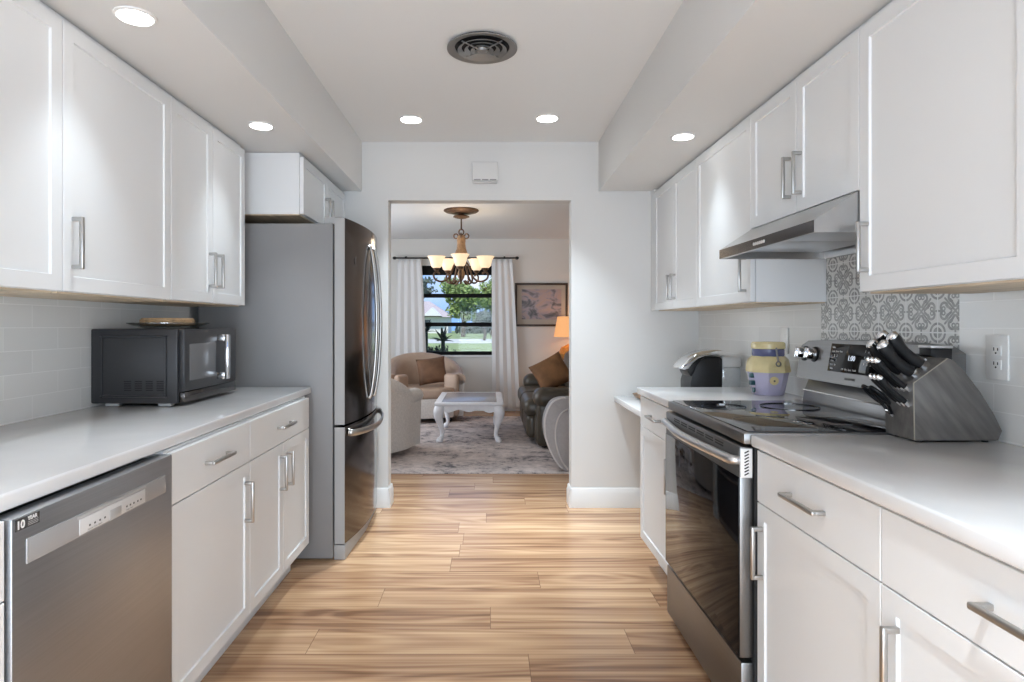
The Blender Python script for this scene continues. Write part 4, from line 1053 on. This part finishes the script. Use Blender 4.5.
# curtain rod and curtains
t = thing('curtain_rod', 'black iron curtain rod with round finials above the window', 'curtain rod', (-.45, YW - .09, 2.158))
bm = BM(); tube(bm, [(-1.30, YW - .09, 2.158), (.38, YW - .09, 2.158)], .011, 10); obj('rod', bm, 'rod', t)
for x, s in ((-1.30, -1), (.38, 1)):
    bm = BM(); lathe(bm, [(0, -.03), (.018, -.02), (.023, 0), (.018, .02), (0, .03)], (x + s * .02, YW - .09, 2.158), 14, 'x'); obj('finial', bm, 'rod', t)
for x in (-1.165, .225):
    bm = BM(); box(bm, x - .012, x + .012, YW - .012, YW - .001, 2.10, 2.19); tube(bm, [(x, YW - .005, 2.160), (x, YW - .09, 2.160)], .008, 8); box(bm, x - .01, x + .01, YW - .107, YW - .073, 2.1475, 2.176); obj('bracket', bm, 'rod', t)
def curtain(label, xt0, xt1, xb0, xb1, folds, ph):
    bm = BM()
    def f(u, v):
        # v: 0 top .. 1 bottom
        e = v ** .8
        x0 = xt0 + (xb0 - xt0) * e; x1 = xt1 + (xb1 - xt1) * e
        amp = .008 + .009 * v
        y = YW - .09 - (.0 + .012 * v) + amp * math.sin(u * folds * 2 * PI + ph) * (1 if 0.0 < u < 1 else 1)
        x = x0 + (x1 - x0) * u + .010 * math.sin(u * folds * 4 * PI + ph * 2) * v
        z = 2.1445 - v * 2.11
        return (x, min(y, YW - .035), z)
    grid(bm, f, 72, 22)
    o = obj('curtain', bm, 'curtain', None, 80); m = o.modifiers.new('thickness', 'SOLIDIFY'); m.thickness = .004
    tag(o, label, 'curtain', 'white curtains at the living room window')
curtain('white curtain at the left side of the window', -1.275, -.945, -1.34, -.85, 4, .4)
curtain('white curtain at the window side next to the framed picture', .045, .33, .045, .44, 3.5, 1.3)

# chandelier
t = thing('chandelier', 'five-arm bronze chandelier with cream glass bowl shades', 'chandelier', (-.29, 6.6, HL))
cx, cy = -.29, 6.60
bm = BM(); lathe(bm, [(0, -.001), (.185, -.001), (.188, -.010), (.170, -.022), (.150, -.020), (.125, -.034), (.07, -.042), (0, -.042)], (cx, cy, HL), 44); obj('ceiling_medallion', bm, 'bronze', t)
bm = BM(); lathe(bm, [(0, -.04), (.030, -.042), (.034, -.060), (.085, -.066), (.088, -.074), (.05, -.088), (.012, -.094), (0, -.094)], (cx, cy, HL), 28); obj('canopy', bm, 'bronze', t)
bm = BM(); tube(bm, [(cx, cy, 2.35), (cx, cy, 2.235)], .008, 8)
obj('stem', bm, 'bronze', t)
bm = BM(); tube(bm, [(cx + .026 * math.cos(i * PI / 10), cy, 2.205 + .030 * math.sin(i * PI / 10)) for i in range(20)], .0075, 8, True); obj('ring', bm, 'bronze', t, 60)
bm = BM(); lathe(bm, [(0, 2.175), (.030, 2.172), (.044, 2.14), (.040, 2.08), (.046, 2.03), (.060, 1.985), (.080, 1.955), (.078, 1.945), (.05, 1.93), (.03, 1.90), (.026, 1.80), (.038, 1.76), (.03, 1.72), (.012, 1.69), (0, 1.675)][::-1], (cx, cy, 0), 24)
for v in bm.verts:
    a = math.atan2(v.co.y - cy, v.co.x - cx); k = 1 + .08 * math.cos(8 * a); v.co.x = cx + (v.co.x - cx) * k; v.co.y = cy + (v.co.y - cy) * k
obj('column', bm, 'goldwood', t, 50)
for k in range(4):
    a = k * PI / 2; d = Vector((math.cos(a), math.sin(a), 0))
    pts = []
    for i in range(16):
        q = i / 15; an = -PI * .9 + q * PI * 1.9; r = .030 * (1 - .35 * q); pts.append(Vector((cx, cy, 2.165)) + d * (.055 + r * math.cos(an)) + Vector((0, 0, r * math.sin(an))))
    bm = BM(); tube(bm, [Vector((cx, cy, 2.12)) + d * .015, Vector((cx, cy, 2.15)) + d * .02] + pts, .007, 8); obj('scroll', bm, 'bronze', t, 60)
for k in range(5):
    a = -PI / 2 + k * 2 * PI / 5; d = Vector((math.cos(a), math.sin(a), 0)); b = Vector((cx, cy, 0))
    def q(r, z): return b + d * r + Vector((0, 0, z))
    bm = BM(); tube(bm, smooth_path([q(.03, 1.90), q(.07, 1.865), q(.11, 1.77), q(.125, 1.69), q(.09, 1.655), q(.045, 1.69)], 5), 0.0105, 8)
    tube(bm, smooth_path([q(.11, 1.76), q(.16, 1.695), q(.225, 1.675), q(.285, 1.70), q(.30, 1.745), q(.27, 1.775), q(.235, 1.755)], 5), .0105, 8); tube(bm, [q(.27, 1.765), q(.27, 1.80)], .010, 8)
    ar = obj('arm', bm, 'bronze', t, 60)
    bm = BM(); lathe(bm, [(0, 1.785), (.022, 1.787), (.030, 1.80), (.038, 1.815), (0, 1.815)], (cx + d.x * .27, cy + d.y * .27, 0), 18); obj('shade_cup', bm, 'bronze', ar)
    bm = BM(); P_ = [(.030, 1.812), (.052, 1.830), (.064, 1.868), (.074, 1.905), (.096, 1.938), (.092, 1.940), (.070, 1.908), (.060, 1.870), (.048, 1.834), (.026, 1.818)]; seg = 32
    V = [[bm.verts.new((cx + d.x * .27 + r * math.cos(2 * PI * i / seg), cy + d.y * .27 + r * math.sin(2 * PI * i / seg), z)) for r, z in P_] for i in range(seg)]
    for i in range(seg):
        for j in range(len(P_)): bm.faces.new((V[i][j], V[i][(j + 1) % len(P_)], V[(i + 1) % seg][(j + 1) % len(P_)], V[(i + 1) % seg][j]))
    bmesh.ops.recalc_face_normals(bm, faces=bm.faces)
    obj('glass_shade', bm, 'shade', t, 60)
lamp('chandelier_glow', 'POINT', (cx, cy, 2.02), (0, 0, 0), 6, (1, .78, .55), radius=.12)

# ------------------------------------------------------------------ outside the window
bm = BM(); box(bm, -60, 60, 8.96, 140, -.12, -.05); struct('lawn', bm, 'grass', 0)
bm = BM(); box(bm, -60, 60, 43, 56, -.05, -.04); struct('road', bm, 'road', 0)
t = thing('house', 'white bungalow with pinkish hip roof across the street', 'house', (-9, 98, -.05))
hx0, hx1, hyy0, hyy1 = -14.5, -6.2, 95, 104
bm = BM(); box(bm, hx0, hx1, hyy0, hyy1, -.05, 2.6); obj('walls', bm, 'stucco', t, 0)
bm = BM(); e_ = .7
v = [bm.verts.new(p) for p in ((hx0 - e_, hyy0 - e_, 2.45), (hx1 + e_, hyy0 - e_, 2.45), (hx1 + e_, hyy1 + e_, 2.45), (hx0 - e_, hyy1 + e_, 2.45), (-11.2, 99, 5.0), (-9.4, 99, 5.0))]
for f in ((0, 1, 5, 4), (1, 2, 5), (2, 3, 4, 5), (3, 0, 4), (0, 3, 2, 1)): bm.faces.new([v[i] for i in f])
bmesh.ops.recalc_face_normals(bm, faces=bm.faces); obj('roof', bm, 'roof', t, 0)
bm = BM(); v = [bm.verts.new(p) for p in ((-9.9, hyy0 - 1.5, 2.6), (-7.1, hyy0 - 1.5, 2.6), (-8.5, hyy0 - 1.5, 3.9), (-9.9, hyy0 + 2, 2.6), (-7.1, hyy0 + 2, 2.6), (-8.5, hyy0 + 2, 3.9))]
for f in ((0, 1, 2), (3, 5, 4), (0, 2, 5, 3), (1, 4, 5, 2), (0, 3, 4, 1)): bm.faces.new([v[i] for i in f])
bmesh.ops.recalc_face_normals(bm, faces=bm.faces); obj('gable', bm, 'stucco', t, 0)
for x in (-13, -10.2):
    bm = BM(); box(bm, x, x + 1.3, hyy0 - .03, hyy0 + .05, .9, 2.0); obj('window', bm, 'window_mw', t, 0)

def leaves(bm, n, blobs, size):
    for _ in range(n):
        c, r = random.choices(blobs, [b[1][0] * b[1][1] * b[1][2] for b in blobs])[0]
        d = Vector((random.gauss(0, 1), random.gauss(0, 1), random.gauss(0, 1))).normalized() * (random.random() ** .45)
        p = Vector(c) + Vector((d.x * r[0], d.y * r[1], d.z * r[2]))
        a = Vector((random.gauss(0, 1), random.gauss(0, 1), random.gauss(0, 1))).normalized(); b = a.orthogonal().normalized()
        s = size * random.uniform(.6, 1.4)
        bm.faces.new([bm.verts.new(p + q) for q in (a * s, b * s * .5, -a * s, -b * s * .5)])
def tree(name, label, x, y, trunk_h, blobs, n, size, m, tr=.25):
    t = thing(name, label, 'tree', (x, y, -.05), 'trees across the lawn')
    bm = BM(); leaves(bm, n, blobs, size); obj('crown', bm, m, t, 0)
    bm = BM(); tube(bm, smooth_path([(x, y, -.06), (x + .1, y, trunk_h * .5), (x - .1, y, trunk_h)], 4), tr, 8)
    for c, r in blobs[:5]: tube(bm, smooth_path([(x - .05, y, trunk_h * .7), ((x + c[0]) / 2, (y + c[1]) / 2, (trunk_h + c[2]) / 2 - .2), c], 4), tr * .35, 6)
    obj('trunk', bm, 'bark', t, 50)
def P(px, py, d): return ((px - 488.5) * d / 620, d, CAM_H + (325 - py) * d / 620)
def S(w, h, d): return (w * d / 620, (w + h) / 2 * d / 620, h * d / 620)
d = 66
tree('oak_tree', 'broad yellow-green tree in the middle of the window view', P(463, 0, d)[0], d, 3.0,
     [(P(462, 296, d), S(17, 13, d)), (P(452, 286, d), S(12, 9, d)), (P(474, 300, d), S(12, 12, d)), (P(458, 311, d), S(12, 8, d)), (P(470, 316, d), S(10, 6, d))], 3600, .19, 'leaf')
d = 74
tree('oak_tree', 'yellow-green tree behind the right-hand curtain edge', P(492, 0, d)[0], d, 3.0,
     [(P(489, 300, d), S(9, 14, d)), (P(496, 290, d), S(10, 16, d)), (P(484, 288, d), S(6, 6, d)), (P(487, 318, d), S(10, 6, d))], 2000, .20, 'leaf')
d = 58
tree('oak_tree', 'dark-branched tree beside the left-hand curtain edge', P(417, 0, d)[0], d, 3.5,
     [(P(420, 288, d), S(10, 10, d)), (P(430, 291, d), S(8, 4, d)), (P(414, 300, d), S(8, 12, d)), (P(428, 280, d), S(10, 4, d))], 420, .22, 'leafgrey')
d = 50
tree('bushy_tree', 'low grey-green bushy tree at the right of the lawn', P(484, 0, d)[0], d, 1.2,
     [(P(484, 318, d), S(9, 7, d)), (P(479, 323, d), S(6, 5, d)), (P(489, 324, d), S(6, 5, d))], 900, .16, 'leafgrey', .12)
t = thing('hedge', 'pale low hedge line across the street beside the house', 'hedge', P(470, 330, 90))
bm = BM(); leaves(bm, 900, [(P(460 + i * 6, 329, 90), S(5, 5, 90)) for i in range(7)], .3); obj('foliage', bm, 'leafgrey', t, 0)
# planting right outside, its shade darkened into the leaf colour
t = thing('shrub', 'dark low shrub right outside the window', 'shrub', P(442, 355, 9.8))
d = 9.95
bm = BM(); leaves(bm, 2600, [(P(440, 352, d), S(14, 7, d)), (P(432, 352, d), S(10, 6, d)), (P(452, 354, d), S(10, 5, d)), (P(441, 366, d), S(26, 12, d)), (P(470, 362, d), S(30, 9, d)), (P(446, 384, d), S(14, 20, d))], .030); obj('foliage', bm, 'leafshade', t, 0)
def rosette(name, label, px, py, d, n, L, wid):
    c = Vector(P(px, py, d)); t = thing(name, label, 'plant', c)
    for i in range(n):
        a = 2 * PI * i / n + random.uniform(-.2, .2); el = math.radians(random.uniform(8, 78)); l = L * random.uniform(.75, 1.05)
        dr = Vector((math.cos(a), math.sin(a), 0)); pts = [c + dr * (l * q * math.cos(el)) + Vector((0, 0, l * q * math.sin(el) - .25 * l * q * q * math.cos(el))) for q in (0, .3, .6, .85, 1)]
        bm = BM(); tube(bm, pts, [wid * .6, wid, wid * .85, wid * .45, .003], 6, flat=.25, up=(0, 0, 1)) if False else tube(bm, pts, [wid * .25, wid * .3, wid * .25, wid * .15, .002], 6, flat=3.2, up=(0, 0, 1))
        obj('leaf_blade', bm, 'leafshade', t, 50)
    bm = BM(); tube(bm, [Vector((c.x, c.y, -.06)), c], .03, 8); obj('stem', bm, 'leafshade', t)
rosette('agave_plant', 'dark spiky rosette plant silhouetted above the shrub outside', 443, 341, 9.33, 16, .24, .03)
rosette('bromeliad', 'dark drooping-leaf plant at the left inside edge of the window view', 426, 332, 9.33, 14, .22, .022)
